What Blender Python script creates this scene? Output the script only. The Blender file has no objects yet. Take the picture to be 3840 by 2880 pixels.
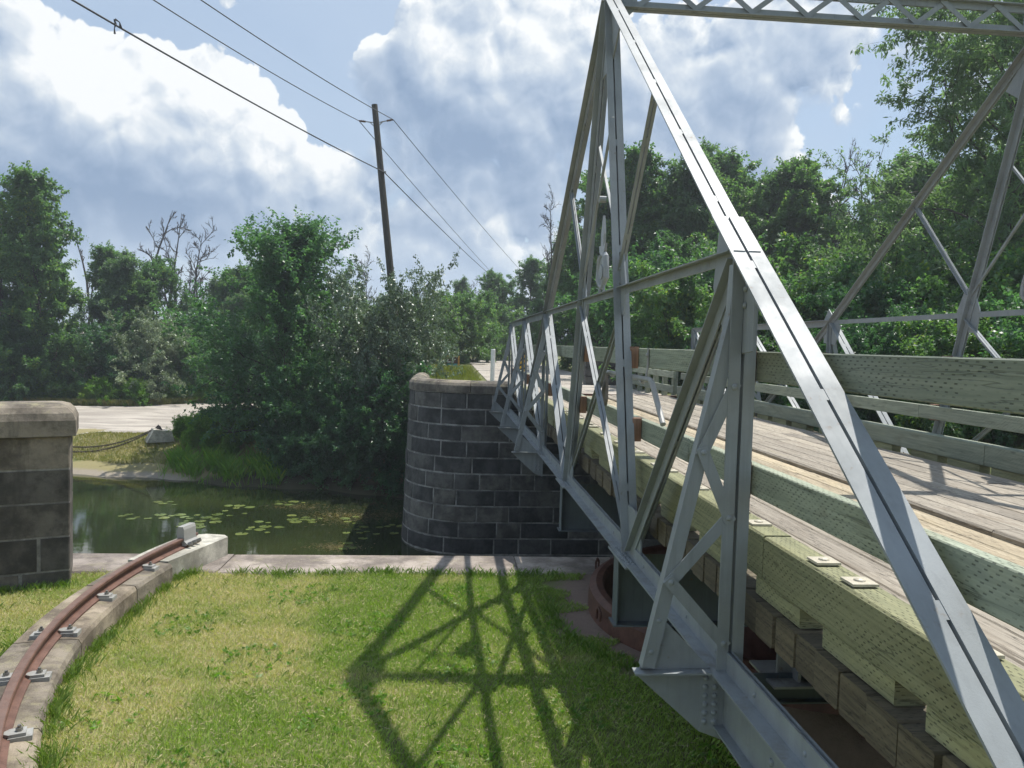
import bpy, bmesh, math, random
import numpy as np
from mathutils import Vector, Matrix

sc = bpy.context.scene
COL = sc.collection
PI = math.pi
R = math.radians

HAZE = 0.0010
# ------------------------------------------------------------------ camera
# world frame: X across the bridge (right), Y along the bridge, Z up; the eye is at the origin, the lawn 3.1 m below
CAM_F = 2884.0 / 3840.0 * 36.0
CAM_ROLL, CAM_PITCH, CAM_YAW = R(1.6), R(2.948), R(-4.637)
def cam_dir(x, y):
    """x right, y down in sensor pixels (3840 px wide, from the centre)"""
    c, s = math.cos(CAM_ROLL), math.sin(CAM_ROLL)
    u, v = c*x + s*y, -s*x + c*y
    d = Vector((u, 2884.0, -v))
    c, s = math.cos(CAM_PITCH), math.sin(CAM_PITCH)
    d = Vector((d.x, c*d.y + s*d.z, -s*d.y + c*d.z))
    c, s = math.cos(CAM_YAW), math.sin(CAM_YAW)
    return Vector((c*d.x - s*d.y, s*d.x + c*d.y, d.z))
cam = bpy.data.cameras.new('camera')
cam.sensor_width = 36.0
cam.lens = CAM_F
cam.clip_start = 0.05
cam.clip_end = 4000
camo = bpy.data.objects.new('camera', cam)
COL.objects.link(camo)
fw = cam_dir(0, 0).normalized()
rt = (cam_dir(100, 0) - cam_dir(0, 0)).normalized()
up = rt.cross(fw)
camo.matrix_world = Matrix(((rt.x, up.x, -fw.x, 0), (rt.y, up.y, -fw.y, 0), (rt.z, up.z, -fw.z, 0), (0, 0, 0, 1)))
sc.camera = camo

# ------------------------------------------------------------------ light
SUN_ELEV, SUN_AZ = R(65.5), R(53.0)            # azimuth clockwise from +Y
sun_dir = Vector((math.cos(SUN_ELEV)*math.sin(SUN_AZ), math.cos(SUN_ELEV)*math.cos(SUN_AZ), math.sin(SUN_ELEV)))
sl = bpy.data.lights.new('sun', 'SUN')
sl.energy = 4.6
sl.angle = R(0.55)
sl.color = (1.0, 0.965, 0.90)
so = bpy.data.objects.new('sun', sl)
COL.objects.link(so)
so.rotation_euler = sun_dir.to_track_quat('Z', 'Y').to_euler()
so.location = (30, 30, 60)
sc.view_settings.view_transform = 'Standard'
sc.view_settings.look = 'None'
sc.view_settings.exposure = 0.30
sc.view_settings.gamma = 1.0
sc.view_settings.use_curve_mapping = False
sc.cycles.max_bounces = 4
sc.cycles.diffuse_bounces = 2
sc.cycles.glossy_bounces = 2
sc.cycles.transmission_bounces = 3
sc.cycles.adaptive_threshold = 0.03
sc.cycles.caustics_reflective = False
sc.cycles.caustics_refractive = False
sc.cycles.transparent_max_bounces = 8

# ------------------------------------------------------------------ node helper
class NT:
    def __init__(s, tree):
        s.t = tree; s.n = tree.nodes; s.l = tree.links
    def new(s, typ, **kw):
        n = s.n.new(typ)
        for k, v in kw.items():
            setattr(n, k, v)
        return n
    def put(s, sock, v):
        if v is None: return
        if hasattr(v, 'is_linked') or hasattr(v, 'links'):
            s.l.new(v, sock)
        elif isinstance(v, (tuple, list)) and len(v) == 3 and sock.type == 'RGBA':
            sock.default_value = (*v, 1)
        else:
            sock.default_value = v
    def m(s, op, a, b=None, c=None, clamp=False):
        n = s.new('ShaderNodeMath', operation=op); n.use_clamp = clamp
        s.put(n.inputs[0], a); s.put(n.inputs[1], b)
        if c is not None: s.put(n.inputs[2], c)
        return n.outputs[0]
    def vm(s, op, a, b=None, out=0, scale=None):
        n = s.new('ShaderNodeVectorMath', operation=op)
        s.put(n.inputs[0], a)
        if b is not None: s.put(n.inputs[1], b)
        if scale is not None: s.put(n.inputs['Scale'], scale)
        return n.outputs[out]
    def mr(s, v, a, b, c=0.0, d=1.0, smooth=True):
        n = s.new('ShaderNodeMapRange')
        n.interpolation_type = 'SMOOTHSTEP' if smooth else 'LINEAR'
        s.put(n.inputs['Value'], v)
        for k, x in zip(('From Min', 'From Max', 'To Min', 'To Max'), (a, b, c, d)):
            s.put(n.inputs[k], x)
        return n.outputs['Result']
    def mix(s, f, a, b, mode='MIX'):
        n = s.new('ShaderNodeMix', data_type='RGBA', blend_type=mode)
        s.put(n.inputs[0], f); s.put(n.inputs[6], a); s.put(n.inputs[7], b)
        return n.outputs[2]
    def noise(s, vec, scale, detail=4, rough=0.55, dist=0.0, out='Fac'):
        n = s.new('ShaderNodeTexNoise')
        s.put(n.inputs['Vector'], vec); s.put(n.inputs['Scale'], scale)
        n.inputs['Detail'].default_value = detail
        n.inputs['Roughness'].default_value = rough
        n.inputs['Distortion'].default_value = dist
        return n.outputs[out]
    def vor(s, vec, scale, feature='F1', smooth=None, out='Distance'):
        n = s.new('ShaderNodeTexVoronoi', feature=feature)
        s.put(n.inputs['Vector'], vec); s.put(n.inputs['Scale'], scale)
        if smooth is not None: n.inputs['Smoothness'].default_value = smooth
        return n.outputs[out]
    def comb(s, x, y, z):
        n = s.new('ShaderNodeCombineXYZ')
        for i, v in enumerate((x, y, z)): s.put(n.inputs[i], v)
        return n.outputs[0]
    def sep(s, v):
        n = s.new('ShaderNodeSeparateXYZ'); s.put(n.inputs[0], v)
        return n.outputs
    def ramp(s, f, stops):
        n = s.new('ShaderNodeValToRGB'); e = n.color_ramp.elements
        while len(e) < len(stops): e.new(0.5)
        for i, (p, c) in enumerate(stops):
            e[i].position = p; e[i].color = (*c, 1)
        s.put(n.inputs[0], f)
        return n.outputs[0]

# ------------------------------------------------------------------ world: Nishita sky with cumulus
wd = bpy.data.worlds.new('World'); sc.world = wd; wd.use_nodes = True
wt = wd.node_tree; wt.nodes.clear()
W = NT(wt)
def px_dir(px, py):
    return tuple(cam_dir(px - 1920, py - 1440).normalized())
# cloud density as a function of direction: broad masses plus billowing noise
BLOBS = [((-40, 300), 5.5, .46), ((150, 400), 5.0, .34), ((420, 560), 6.0, .36), ((560, 430), 5.0, .38), ((760, 470), 5.0, .36), ((960, 590), 5.0, .38), ((300, 640), 6.0, .30), ((700, 640), 6.0, .25), ((1150, 720), 4.5, .28), ((80, 560), 5.0, .25),
         ((1500, 250), 3.6, .42), ((1620, 330), 5.0, .34), ((1790, 190), 4.8, .42), ((2060, 240), 5.0, .40), ((1950, 420), 5.5, .30), ((1700, 480), 5.0, .26), ((2250, 420), 6.0, .36), ((1400, 820), 4.5, .22), ((1850, 700), 5.0, .20), ((1700, 930), 4.2, .44), ((1860, 1010), 4.2, .42), ((1500, 1040), 3.5, .26), ((800, 1000), 3.5, .26), ((1330, 1000), 3.0, .22), ((1640, 1180), 3.5, .26), ((250, 1000), 3.0, .26),
         ((2560, 420), 6.5, .34), ((2760, 620), 7.0, .30), ((2980, 100), 4.0, .34), ((2900, 300), 5.0, .24), ((3300, 100), 4.5, .30), ((3720, 100), 5.0, .30), ((3560, 640), 5, .12), ((900, 960), 4, .10), ((300, 930), 4, .1),
         ((1200, 420), 3.4, -.25), ((1250, 60), 4.5, -.30), ((3330, 400), 5.0, -.20)]
def group(name, outs):
    g = bpy.data.node_groups.new(name, 'ShaderNodeTree')
    g.interface.new_socket('Vector', in_out='INPUT', socket_type='NodeSocketVector')
    for o in outs: g.interface.new_socket(o, in_out='OUTPUT', socket_type='NodeSocketFloat')
    t = NT(g); return g, t, t.new('NodeGroupInput').outputs[0], t.new('NodeGroupOutput')
cg, G, dvec, go = group('cloud_masses', ['Mass'])
acc = -0.16
for (p, rdeg, st) in BLOBS:
    c = px_dir(*p); cr = math.cos(R(rdeg))
    dt = G.vm('DOT_PRODUCT', dvec, c, out='Value')
    acc = G.m('ADD', acc, G.mr(dt, cr - (1 - cr)*0.9, 1.0 - (1 - cr)*0.25, 0.0, st))
G.l.new(acc, go.inputs[0])
ng, G, dvec, go = group('cloud_billows', ['Billow'])
def billow(v, sc_, det=0.0):
    n = G.noise(v, sc_, det, .5)
    return G.m('ABSOLUTE', G.m('SUBTRACT', G.m('MULTIPLY', n, 2.0), 1.0))
wn = G.noise(dvec, 11.0, 1, 0.5, out='Color')
pv = G.vm('ADD', dvec, G.vm('SCALE', G.vm('SUBTRACT', wn, (0.5, 0.5, 0.5)), scale=0.035))
def dome(v, sc_):
    d = G.vor(v, sc_); return G.m('SUBTRACT', 1.0, G.m('MULTIPLY', d, d))
bil = G.m('MULTIPLY', billow(pv, 9.0), .45)
bil = G.m('ADD', bil, G.m('MULTIPLY', G.m('SUBTRACT', dome(pv, 17.0), .75), .55))
pw = G.vm('ADD', pv, G.vm('SCALE', G.vm('SUBTRACT', G.noise(dvec, 45.0, 1, .5, out='Color'), (.5, .5, .5)), scale=.012))
bil = G.m('ADD', bil, G.m('MULTIPLY', G.m('SUBTRACT', dome(pw, 42.0), .75), .30))
bil = G.m('ADD', bil, G.m('MULTIPLY', G.m('SUBTRACT', G.noise(pw, 95.0, 3, .6), .5), .26))
bil = G.m('SUBTRACT', bil, 0.12)
G.l.new(bil, go.inputs[0])

tc = W.new('ShaderNodeTexCoord')
dirv = tc.outputs['Generated']
def use(g, v):
    n = W.new('ShaderNodeGroup'); n.node_tree = g
    W.put(n.inputs[0], v)
    return n.outputs[0]
lt = (sun_dir - fw*sun_dir.dot(fw)).normalized()       # towards the light as seen in the sky
lt = (lt + Vector((0.2, 0, 0.0))).normalized()
dl = W.vm('NORMALIZE', W.vm('ADD', dirv, tuple(lt*0.017)))
M0, M1 = use(cg, dirv), use(cg, W.vm('NORMALIZE', W.vm('ADD', dirv, tuple(lt*0.05))))
B0, B1 = use(ng, dirv), use(ng, dl)
broad = W.m('MULTIPLY', W.m('SUBTRACT', W.noise(dirv, 4.5, 3, .5), .47), .55)
D0 = W.m('ADD', W.m('ADD', M0, broad), W.m('MULTIPLY', B0, 1.05))
alpha = W.mr(D0, W.m('MULTIPLY', W.mr(W.m('SUBTRACT', M1, M0), 0.0, .25), -.12), W.m('ADD', .08, W.m('MULTIPLY', W.mr(W.m('SUBTRACT', M1, M0), 0.0, .25), .30)))
thick = W.mr(D0, 0.05, 0.6)
relief = W.m('ADD', W.m('MULTIPLY', W.m('MULTIPLY', W.m('SUBTRACT', B0, B1), 1.9), W.m('SUBTRACT', 1.0, W.m('MULTIPLY', thick, .55))), W.m('MULTIPLY', W.m('SUBTRACT', M0, M1), .80))
lit = W.m('ADD', W.m('SUBTRACT', 0.66, W.m('MULTIPLY', thick, 0.26)), relief, clamp=True)
K = 10.0
ccol = W.ramp(lit, [(0.0, (.26, .36, .52)), (0.35, (.37, .47, .62)), (0.60, (.50, .59, .71)), (0.82, (.71, .77, .83)), (1.0, (.93, .95, .96))])
ccol = W.vm('SCALE', ccol, scale=K*0.88)
sky = W.new('ShaderNodeTexSky', sky_type='NISHITA')
sky.sun_disc = False
sky.sun_elevation = SUN_ELEV
sky.sun_rotation = SUN_AZ
sky.altitude = 100
sky.air_density = 1.3
sky.dust_density = 0.8
sky.ozone_density = 2.0
veil = W.mr(W.noise(dirv, 1.7, 3, 0.6, 0.8), 0.3, 0.7, 0.45, 0.85)
skyc = W.mix(veil, sky.outputs[0], (4.2, 5.2, 6.6))
fin = W.mix(W.m('MULTIPLY', alpha, 0.96), skyc, ccol)
# low pale band of far cloud above the tree line
el = W.sep(dirv)[2]
fin = W.mix(W.mr(el, 0.16, .0, 0.0, 0.85), fin, (5.6, 6.7, 8.0))
bg = W.new('ShaderNodeBackground'); bg.inputs['Strength'].default_value = 0.1
W.l.new(fin, bg.inputs['Color'])
wo = W.new('ShaderNodeOutputWorld'); W.l.new(bg.outputs[0], wo.inputs[0])
wd.cycles.sampling_method = 'MANUAL'
wd.cycles.sample_map_resolution = 512

# ------------------------------------------------------------------ materials
def material(name):
    m = bpy.data.materials.new(name); m.use_nodes = True
    m.node_tree.nodes.clear()
    t = NT(m.node_tree)
    o = t.new('ShaderNodeOutputMaterial')
    p = t.new('ShaderNodeBsdfPrincipled')
    t.l.new(p.outputs[0], o.inputs[0])
    t.out = o; t.p = p
    return m, t
def bump(t, h, strength=0.4, dist=0.01, normal=None):
    b = t.new('ShaderNodeBump')
    b.inputs['Strength'].default_value = strength
    b.inputs['Distance'].default_value = dist
    t.put(b.inputs['Height'], h)
    if normal is not None: t.l.new(normal, b.inputs['Normal'])
    t.l.new(b.outputs[0], t.p.inputs['Normal'])
    return b.outputs[0]
def pos(t): return t.new('ShaderNodeNewGeometry').outputs['Position']
def orand(t): return t.new('ShaderNodeObjectInfo').outputs['Random']
def irand(t): return t.new('ShaderNodeNewGeometry').outputs['Random Per Island']
def uvm(t): return t.new('ShaderNodeUVMap').outputs[0]
def obj_co(t): return t.new('ShaderNodeTexCoord').outputs['Object']

def mat_steel(name, base, rough=0.42, dirt=0.25):
    m, t = material(name)
    P = pos(t)
    n1 = t.noise(P, 2.3, 6, 0.65)
    n2 = t.noise(P, 26, 4, 0.6)
    c = t.mix(t.mr(n1, 0.35, 0.75), base, tuple(x*0.82 for x in base))
    # streaks and grime on upward ledges
    nz = t.sep(t.new('ShaderNodeNewGeometry').outputs['Normal'])[2]
    grime = t.m('MULTIPLY', t.mr(nz, 0.85, 0.99), t.mr(t.noise(P, 6.0, 6, 0.7), 0.45, 0.72))
    c = t.mix(t.m('MULTIPLY', grime, dirt*2.2), c, (.16, .14, .10))
    ps = t.sep(P)
    st = t.noise(t.comb(t.m('MULTIPLY', ps[0], 22.0), t.m('MULTIPLY', ps[1], 9.0), t.m('MULTIPLY', ps[2], 1.1)), 1.0, 5, .65)
    c = t.mix(t.m('MULTIPLY', t.mr(st, .5, .72), dirt*1.3), c, tuple(x*.62 for x in base))
    c = t.mix(t.m('MULTIPLY', t.mr(st, .44, .30), dirt*.9), c, tuple(min(1, x*1.3) for x in base))
    c = t.mix(t.m('MULTIPLY', t.m('MULTIPLY', t.mr(n2, .60, .68), t.mr(n1, .52, .66)), dirt*2.2), c, (.17, .105, .06))
    t.put(t.p.inputs['Base Color'], c)
    t.put(t.p.inputs['Roughness'], t.mr(n1, 0.3, 0.7, rough - .06, rough + .1))
    t.p.inputs['Specular IOR Level'].default_value = .32
    bump(t, t.noise(P, 130, 3, 0.6), 0.16, 0.004)
    return m
M = {}
M['steel'] = mat_steel('grey_bridge_paint', (.275, .298, .306), .50, .28)
M['steel_shade'] = mat_steel('shade_darkened_beam_paint', (.125, .145, .155), .6, .4)  # bridge paint toned down: the under-deck shade is put into the colour
M['galv'] = mat_steel('galvanised_steel', (.36, .355, .335), .42, .35)
M['cast'] = mat_steel('silver_cast_iron', (.33, .345, .35), .32, .2)

def mat_wood(name, ca, cb, dash=0.7, grain=1.0, crack=0.5, rough=0.8, dense=1.0):
    """long timbers: u runs along the grain; incising slits of treated timber in staggered rows"""
    m, t = material(name)
    uv = t.sep(uvm(t)); u, v = uv[0], uv[1]
    r = orand(t)
    us = t.m('ADD', u, t.m('MULTIPLY', r, 37.0))
    g = t.noise(t.comb(t.m('MULTIPLY', us, 1.6), t.m('MULTIPLY', v, 34.0), t.m('MULTIPLY', r, 9.0)), 1.0, 6, 0.62, 0.5)
    pat = t.noise(t.comb(us, t.m('MULTIPLY', v, 3.0), t.m('MULTIPLY', r, 5.0)), 1.3, 4, 0.6)
    c = t.mix(t.mr(g, 0.3, 0.72), ca, cb)
    c = t.mix(t.m('MULTIPLY', t.mr(pat, 0.5, 0.8), 0.35), c, tuple(x*0.55 for x in ca))
    # knots
    kn = t.vor(t.comb(t.m('MULTIPLY', us, 1.5), t.m('MULTIPLY', v, 5.0), r), 1.0)
    c = t.mix(t.m('MULTIPLY', t.mr(kn, 0.10, 0.04), 0.6), c, tuple(x*0.35 for x in ca))
    # drying cracks along the grain
    ck = t.noise(t.comb(t.m('MULTIPLY', us, 0.8), t.m('MULTIPLY', v, 17.0), r), 1.0, 3, 0.5)
    ckm = t.mr(t.m('ABSOLUTE', t.m('SUBTRACT', ck, 0.5)), 0.012, 0.0)
    c = t.mix(t.m('MULTIPLY', ckm, crack), c, tuple(x*0.2 for x in ca))
    h = t.m('SUBTRACT', t.m('MULTIPLY', g, 0.35*grain), t.m('MULTIPLY', ckm, crack))
    if dash > 0:
        vr = t.m('DIVIDE', v, 0.0175*dense); row = t.m('FLOOR', vr); fv = t.m('FRACT', vr)
        ur = t.m('ADD', t.m('ADD', t.m('DIVIDE', u, 0.062*dense), t.m('MULTIPLY', row, 0.37)), t.m('MULTIPLY', t.noise(t.comb(t.m('MULTIPLY', u, 3.0), t.m('MULTIPLY', row, .6), r), 1.0, 2, .5), .9)); fu = t.m('FRACT', ur)
        dm = t.m('MULTIPLY', t.mr(t.m('ABSOLUTE', t.m('SUBTRACT', fu, 0.5)), 0.17, 0.13), t.mr(t.m('ABSOLUTE', t.m('SUBTRACT', fv, 0.5)), 0.24, 0.12))
        dm = t.m('MULTIPLY', dm, t.mr(t.noise(t.comb(t.m('MULTIPLY', us, 1.0), t.m('MULTIPLY', v, 2.5), r), 5.0, 3, .6), 0.34, 0.6, 0.08, 1.0))
        c = t.mix(t.m('MULTIPLY', dm, dash), c, tuple(x*0.25 for x in ca))
        h = t.m('SUBTRACT', h, t.m('MULTIPLY', dm, 0.8))
    stn = t.noise(t.comb(t.m('MULTIPLY', us, .55), t.m('MULTIPLY', v, 1.4), t.m('MULTIPLY', r, 3.0)), 2.2, 5, .65, .6)
    c = t.mix(t.mr(stn, .52, .74, 0, .5), c, tuple(x*f for x, f in zip(ca, (.62, .52, .42))))
    c = t.mix(t.mr(stn, .44, .28, 0, .35), c, tuple(min(1, x*f) for x, f in zip(cb, (1.22, 1.16, 1.02))))
    c = t.mix(1.0, c, t.ramp(r, [(0, (.74, .74, .74)), (1, (1.12, 1.12, 1.1))]), 'MULTIPLY')
    t.put(t.p.inputs['Base Color'], c)
    t.p.inputs['Roughness'].default_value = rough
    bump(t, h, 0.55, 0.006)
    return m
M['wood_green'] = mat_wood('treated_green_timber', (.225, .256, .195), (.345, .375, .285), 0.75, 1.0, .5)
M['wood_kerb'] = mat_wood('treated_olive_timber', (.235, .24, .13), (.36, .355, .195), 0.8, 1.0, .6)
M['wood_tie'] = mat_wood('weathered_brown_timber', (.085, .07, .045), (.17, .14, .088), 0.5, 1.0, .7)
M['wood_block'] = mat_wood('reddish_timber_block', (.20, .11, .07), (.34, .20, .13), 0.0, 1.2, .4)
M['wood_grey'] = mat_wood('grey_worn_planks', (.275, .235, .185), (.42, .37, .30), 0.25, 1.3, .9, dense=2.6)
M['wood_tan'] = mat_wood('tan_worn_planks', (.35, .28, .185), (.51, .43, .30), 0.35, 1.4, .9, dense=2.2)
M['pole'] = mat_wood('tarred_pole_wood', (.045, .038, .028), (.11, .095, .07), 0.0, 1.2, .8)

def mat_stone(name, ca, cb, cs, moss=0.0, bs=0.5):
    m, t = material(name)
    P = pos(t); r = orand(t)
    Po = t.vm('ADD', P, t.comb(t.m('MULTIPLY', r, 40), t.m('MULTIPLY', r, 17), 0.0))
    n = t.noise(Po, 1.6, 6, 0.65)
    n2 = t.noise(Po, 14, 6, 0.7)
    c = t.mix(t.mr(n, 0.36, 0.64), tuple(x*.75 for x in ca), tuple(x*1.15 for x in cb))
    c = t.mix(t.mr(t.noise(Po, 5.0, 8, .75), .48, .66, 0, .55), c, tuple(x*.5 for x in ca))
    ps = t.sep(P)
    st = t.noise(t.comb(t.m('MULTIPLY', ps[0], 3.2), t.m('MULTIPLY', ps[1], 3.2), t.m('MULTIPLY', ps[2], 0.35)), 1.0, 5, 0.6)
    c = t.mix(t.m('MULTIPLY', t.mr(st, 0.55, 0.72), 0.6), c, cs)
    c = t.mix(t.m('MULTIPLY', t.mr(n2, 0.55, 0.8), 0.4), c, tuple(min(1, x*1.9) for x in cb))
    c = t.mix(1.0, c, t.ramp(r, [(0, (.55, .56, .58)), (.5, (.95, .94, .92)), (1, (1.5, 1.42, 1.3))]), 'MULTIPLY')
    if moss:
        nz = t.sep(t.new('ShaderNodeNewGeometry').outputs['Normal'])[2]
        c = t.mix(t.m('MULTIPLY', t.mr(nz, 0.3, 0.9), t.mr(t.noise(P, 5, 5, .7), .5, .65, 0, moss)), c, (.30, .27, .16))
    t.put(t.p.inputs['Base Color'], c)
    t.p.inputs['Roughness'].default_value = 0.9
    bump(t, t.m('ADD', t.noise(Po, 9, 8, 0.7), t.m('MULTIPLY', t.noise(Po, 60, 4, .7), 0.25)), bs, 0.03)
    return m
M['stone'] = mat_stone('dark_stained_stone', (.062, .062, .060), (.115, .113, .106), (.045, .044, .042))
M['stone_pier'] = mat_stone('grey_granite', (.085, .076, .064), (.16, .143, .12), (.048, .042, .036))
M['stone_cap'] = mat_stone('weathered_coping', (.088, .078, .065), (.17, .152, .128), (.055, .048, .04), 0.7)
M['mortar'] = mat_stone('pale_mortar', (.28, .27, .25), (.44, .425, .395), (.12, .115, .105))
M['mortar_pier'] = mat_stone('grey_pier_mortar', (.20, .19, .17), (.32, .305, .28), (.10, .095, .085))
M['coping'] = mat_stone('pink_grey_lock_coping', (.28, .235, .20), (.42, .36, .31), (.20, .165, .14), .3, .7)
M['concrete'] = mat_stone('pale_concrete', (.40, .385, .33), (.56, .54, .47), (.25, .23, .19), 0, .35)
M['concrete_old'] = mat_stone('old_concrete', (.125, .105, .082), (.235, .205, .165), (.06, .05, .038), .5, .8)
def mat_rust(name, a, b):
    m, t = material(name)
    P = pos(t)
    n = t.noise(P, 7, 6, .65)
    c = t.mix(t.mr(n, .3, .7), a, b)
    c = t.mix(t.mr(t.noise(P, 60, 4, .6), .55, .7, 0, .5), c, tuple(x*.45 for x in a))
    ps = t.sep(P); nz = t.sep(t.new('ShaderNodeNewGeometry').outputs['Normal'])[2]
    rs = t.m('MULTIPLY', t.mr(ps[2], -2.85, -2.835), t.mr(nz, .9, .98))
    c = t.mix(t.m('MULTIPLY', rs, t.mr(t.noise(P, 9, 5, .7), .3, .6, .35, .8)), c, (.20, .155, .13))
    t.put(t.p.inputs['Base Color'], c); t.p.inputs['Roughness'].default_value = .62
    bump(t, t.noise(P, 90, 5, .7), .3, .004)
    return m
M['rust'] = mat_rust('rusty_rail', (.10, .048, .033), (.17, .088, .062))
M['rust_dark'] = mat_rust('rusty_ring', (.085, .036, .022), (.15, .066, .042))
def mat_plain(name, c, rough=.5, metal=0, var=.25, scale=8):
    m, t = material(name)
    P = pos(t)
    t.put(t.p.inputs['Base Color'], t.mix(t.mr(t.noise(P, scale, 5, .6), .35, .7), c, tuple(x*(1 - var) for x in c)))
    t.p.inputs['Roughness'].default_value = rough; t.p.inputs['Metallic'].default_value = metal
    return m
M['white'] = mat_plain('white_post_paint', (.80, .80, .76), .5, 0, .1)
M['plate'] = mat_plain('zinc_washer_plate', (.56, .51, .40), .45, 0, .2, 20)
M['bolt'] = mat_plain('dull_bolt_steel', (.26, .25, .23), .4, .6)
M['chain'] = mat_plain('dark_rusty_chain', (.07, .055, .045), .7)
M['wire'] = mat_plain('dark_cable', (.05, .05, .055), .6)
M['brown'] = mat_plain('brown_sign_face', (.07, .025, .015), .4)
M['orange'] = mat_plain('ochre_sign_frame', (.60, .30, .06), .5)
M['blue'] = mat_plain('blue_sign_face', (.02, .12, .50), .4)
M['teal'] = mat_plain('teal_sign_strip', (.10, .34, .40), .4)
M['red'] = mat_plain('red_sign_post', (.45, .10, .07), .5)
M['yellow'] = mat_plain('yellow_marker', (.75, .45, .03), .4)
M['black'] = mat_plain('black_marker', (.015, .015, .015), .5)
M['paddle'] = mat_plain('weathered_paddle', (.21, .18, .15), .6)
M['porcelain'] = mat_plain('brown_porcelain', (.10, .05, .03), .25)

def mat_leaf(name, ca, cb, cy=None, transl=0.35, gloss=.45, spread=1.0):
    m, t = material(name)
    r = irand(t)
    P = pos(t)
    n = t.noise(P, 0.55*spread, 3, .55)
    c = t.mix(r, ca, cb)
    c = t.mix(t.mr(n, .35, .65), tuple(x*.85 for x in ca), c)
    if cy is not None:
        c = t.mix(t.m('MULTIPLY', t.mr(r, .80, .95), t.mr(n, .45, .6)), c, cy)
    c = t.mix(1.0, c, t.ramp(orand(t), [(0, (.80, .86, .82)), (1, (1.16, 1.08, 1.0))]), 'MULTIPLY')
    t.put(t.p.inputs['Base Color'], c)
    t.p.inputs['Roughness'].default_value = gloss
    tb = t.new('ShaderNodeBsdfTranslucent')
    t.put(tb.inputs['Color'], t.mix(1.0, c, (1.6, 1.85, .85), 'MULTIPLY'))
    mx = t.new('ShaderNodeMixShader'); mx.inputs[0].default_value = transl
    t.l.new(t.p.outputs[0], mx.inputs[1]); t.l.new(tb.outputs[0], mx.inputs[2])
    t.l.new(mx.outputs[0], t.out.inputs[0])
    return m
M['leaf_wood'] = mat_leaf('woodland_leaves', (.088, .172, .076), (.140, .250, .102), (.20, .25, .05), .5)
M['leaf_elm'] = mat_leaf('elm_leaves', (.066, .155, .080), (.106, .215, .105), None, .48, .38)
M['leaf_silver'] = mat_leaf('silvery_shrub_leaves', (.112, .168, .115), (.20, .265, .19), None, .16, .36)
M['leaf_olive'] = mat_leaf('olive_shrub_leaves', (.19, .25, .155), (.30, .36, .245), None, .16, .4)
M['leaf_ash'] = mat_leaf('ash_leaves', (.108, .178, .108), (.170, .255, .150), None, .5)
M['leaf_dark'] = mat_leaf('conifer_needles', (.022, .045, .022), (.035, .062, .028), None, .15, .6)
M['leaf_lime'] = mat_leaf('lush_weeds', (.12, .24, .028), (.19, .34, .045), (.28, .34, .05), .5)
M['bark'] = mat_plain('grey_bark', (.085, .072, .06), .9, 0, .4, 5)
M['bark_dead'] = mat_plain('bleached_dead_bark', (.085, .075, .07), .9, 0, .4, 5)
M['bark_white'] = mat_plain('pale_dead_bark', (.46, .42, .36), .8, 0, .3, 5)

def mat_grass(name, g1, g2, dry, dry_amt=1.0, bright=1.0):
    m, t = material(name)
    P = pos(t); r = irand(t); ps = t.sep(P)
    c = t.mix(r, g1, g2)
    d = t.noise(P, .75, 5, .62)
    moist = t.mr(ps[0], -3.2, 0.2, .13, -.10)             # the strip beside the bridge stays green
    dm = t.mr(t.m('ADD', d, moist), .40, .68, 0, dry_amt*.9)
    dm = t.m('MULTIPLY', dm, t.mr(r, .12, .5, .35, 1.0))
    c = t.mix(dm, c, dry)
    t.put(t.p.inputs['Base Color'], c)
    t.p.inputs['Roughness'].default_value = .55
    tb = t.new('ShaderNodeBsdfTranslucent')
    t.put(tb.inputs['Color'], t.mix(1.0, c, (1.2, 1.3, .6), 'MULTIPLY'))
    mx = t.new('ShaderNodeMixShader'); mx.inputs[0].default_value = .3
    t.l.new(t.p.outputs[0], mx.inputs[1]); t.l.new(tb.outputs[0], mx.inputs[2])
    t.l.new(mx.outputs[0], t.out.inputs[0])
    return m
M['grass'] = mat_grass('lawn_blades', (.19, .305, .035), (.32, .45, .08), (.62, .56, .28))
M['grass_green'] = mat_grass('lush_edge_blades', (.10, .20, .024), (.18, .29, .045), (.30, .34, .10), .35)
M['grass_far'] = mat_grass('bank_grass', (.16, .20, .035), (.26, .28, .06), (.40, .33, .13), .6)

# ground: grass soil, bare earth, river bed
def mat_ground():
    m, t = material('grassy_earth')
    P = pos(t); ps = t.sep(P)
    n = t.noise(P, .75, 5, .62); n2 = t.noise(P, 11, 6, .7)
    g = t.mix(t.mr(n2, .3, .7), (.09, .115, .03), (.17, .18, .055))
    g = t.mix(t.mr(t.m('ADD', n, t.mr(ps[0], -3.2, 0.2, .13, -.10)), .42, .62, 0, .8), g, (.30, .25, .12))
    rr = t.vm('LENGTH', t.vm('SUBTRACT', t.comb(ps[0], ps[1], 0.0), (4.4, 9.1, 0.0)), out='Value')
    dirt = t.mr(t.m('ADD', rr, t.m('MULTIPLY', t.m('SUBTRACT', n2, .5), .9)), 3.3, 2.9)
    dcol = t.mix(n2, (.17, .12, .09), (.30, .22, .17))
    c = t.mix(dirt, g, dcol)
    # sandy shore and bed below the water line
    sand = t.mr(t.m('ADD', ps[2], t.m('MULTIPLY', t.m('SUBTRACT', n2, .5), .25)), -6.08, -6.18)
    sand = t.m('MULTIPLY', sand, t.mr(ps[0], -10.0, -12.0))
    c = t.mix(sand, c, t.mix(n2, (.24, .20, .15), (.36, .31, .24)))
    c = t.mix(t.mr(t.m('ADD', ps[2], t.mr(ps[0], -12, -9, 0, -.6)), -6.3, -6.6), c, (.045, .042, .018))
    t.put(t.p.inputs['Base Color'], c)
    t.p.inputs['Roughness'].default_value = .95
    bump(t, t.noise(P, 25, 6, .7), .5, .05)
    return m
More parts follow.
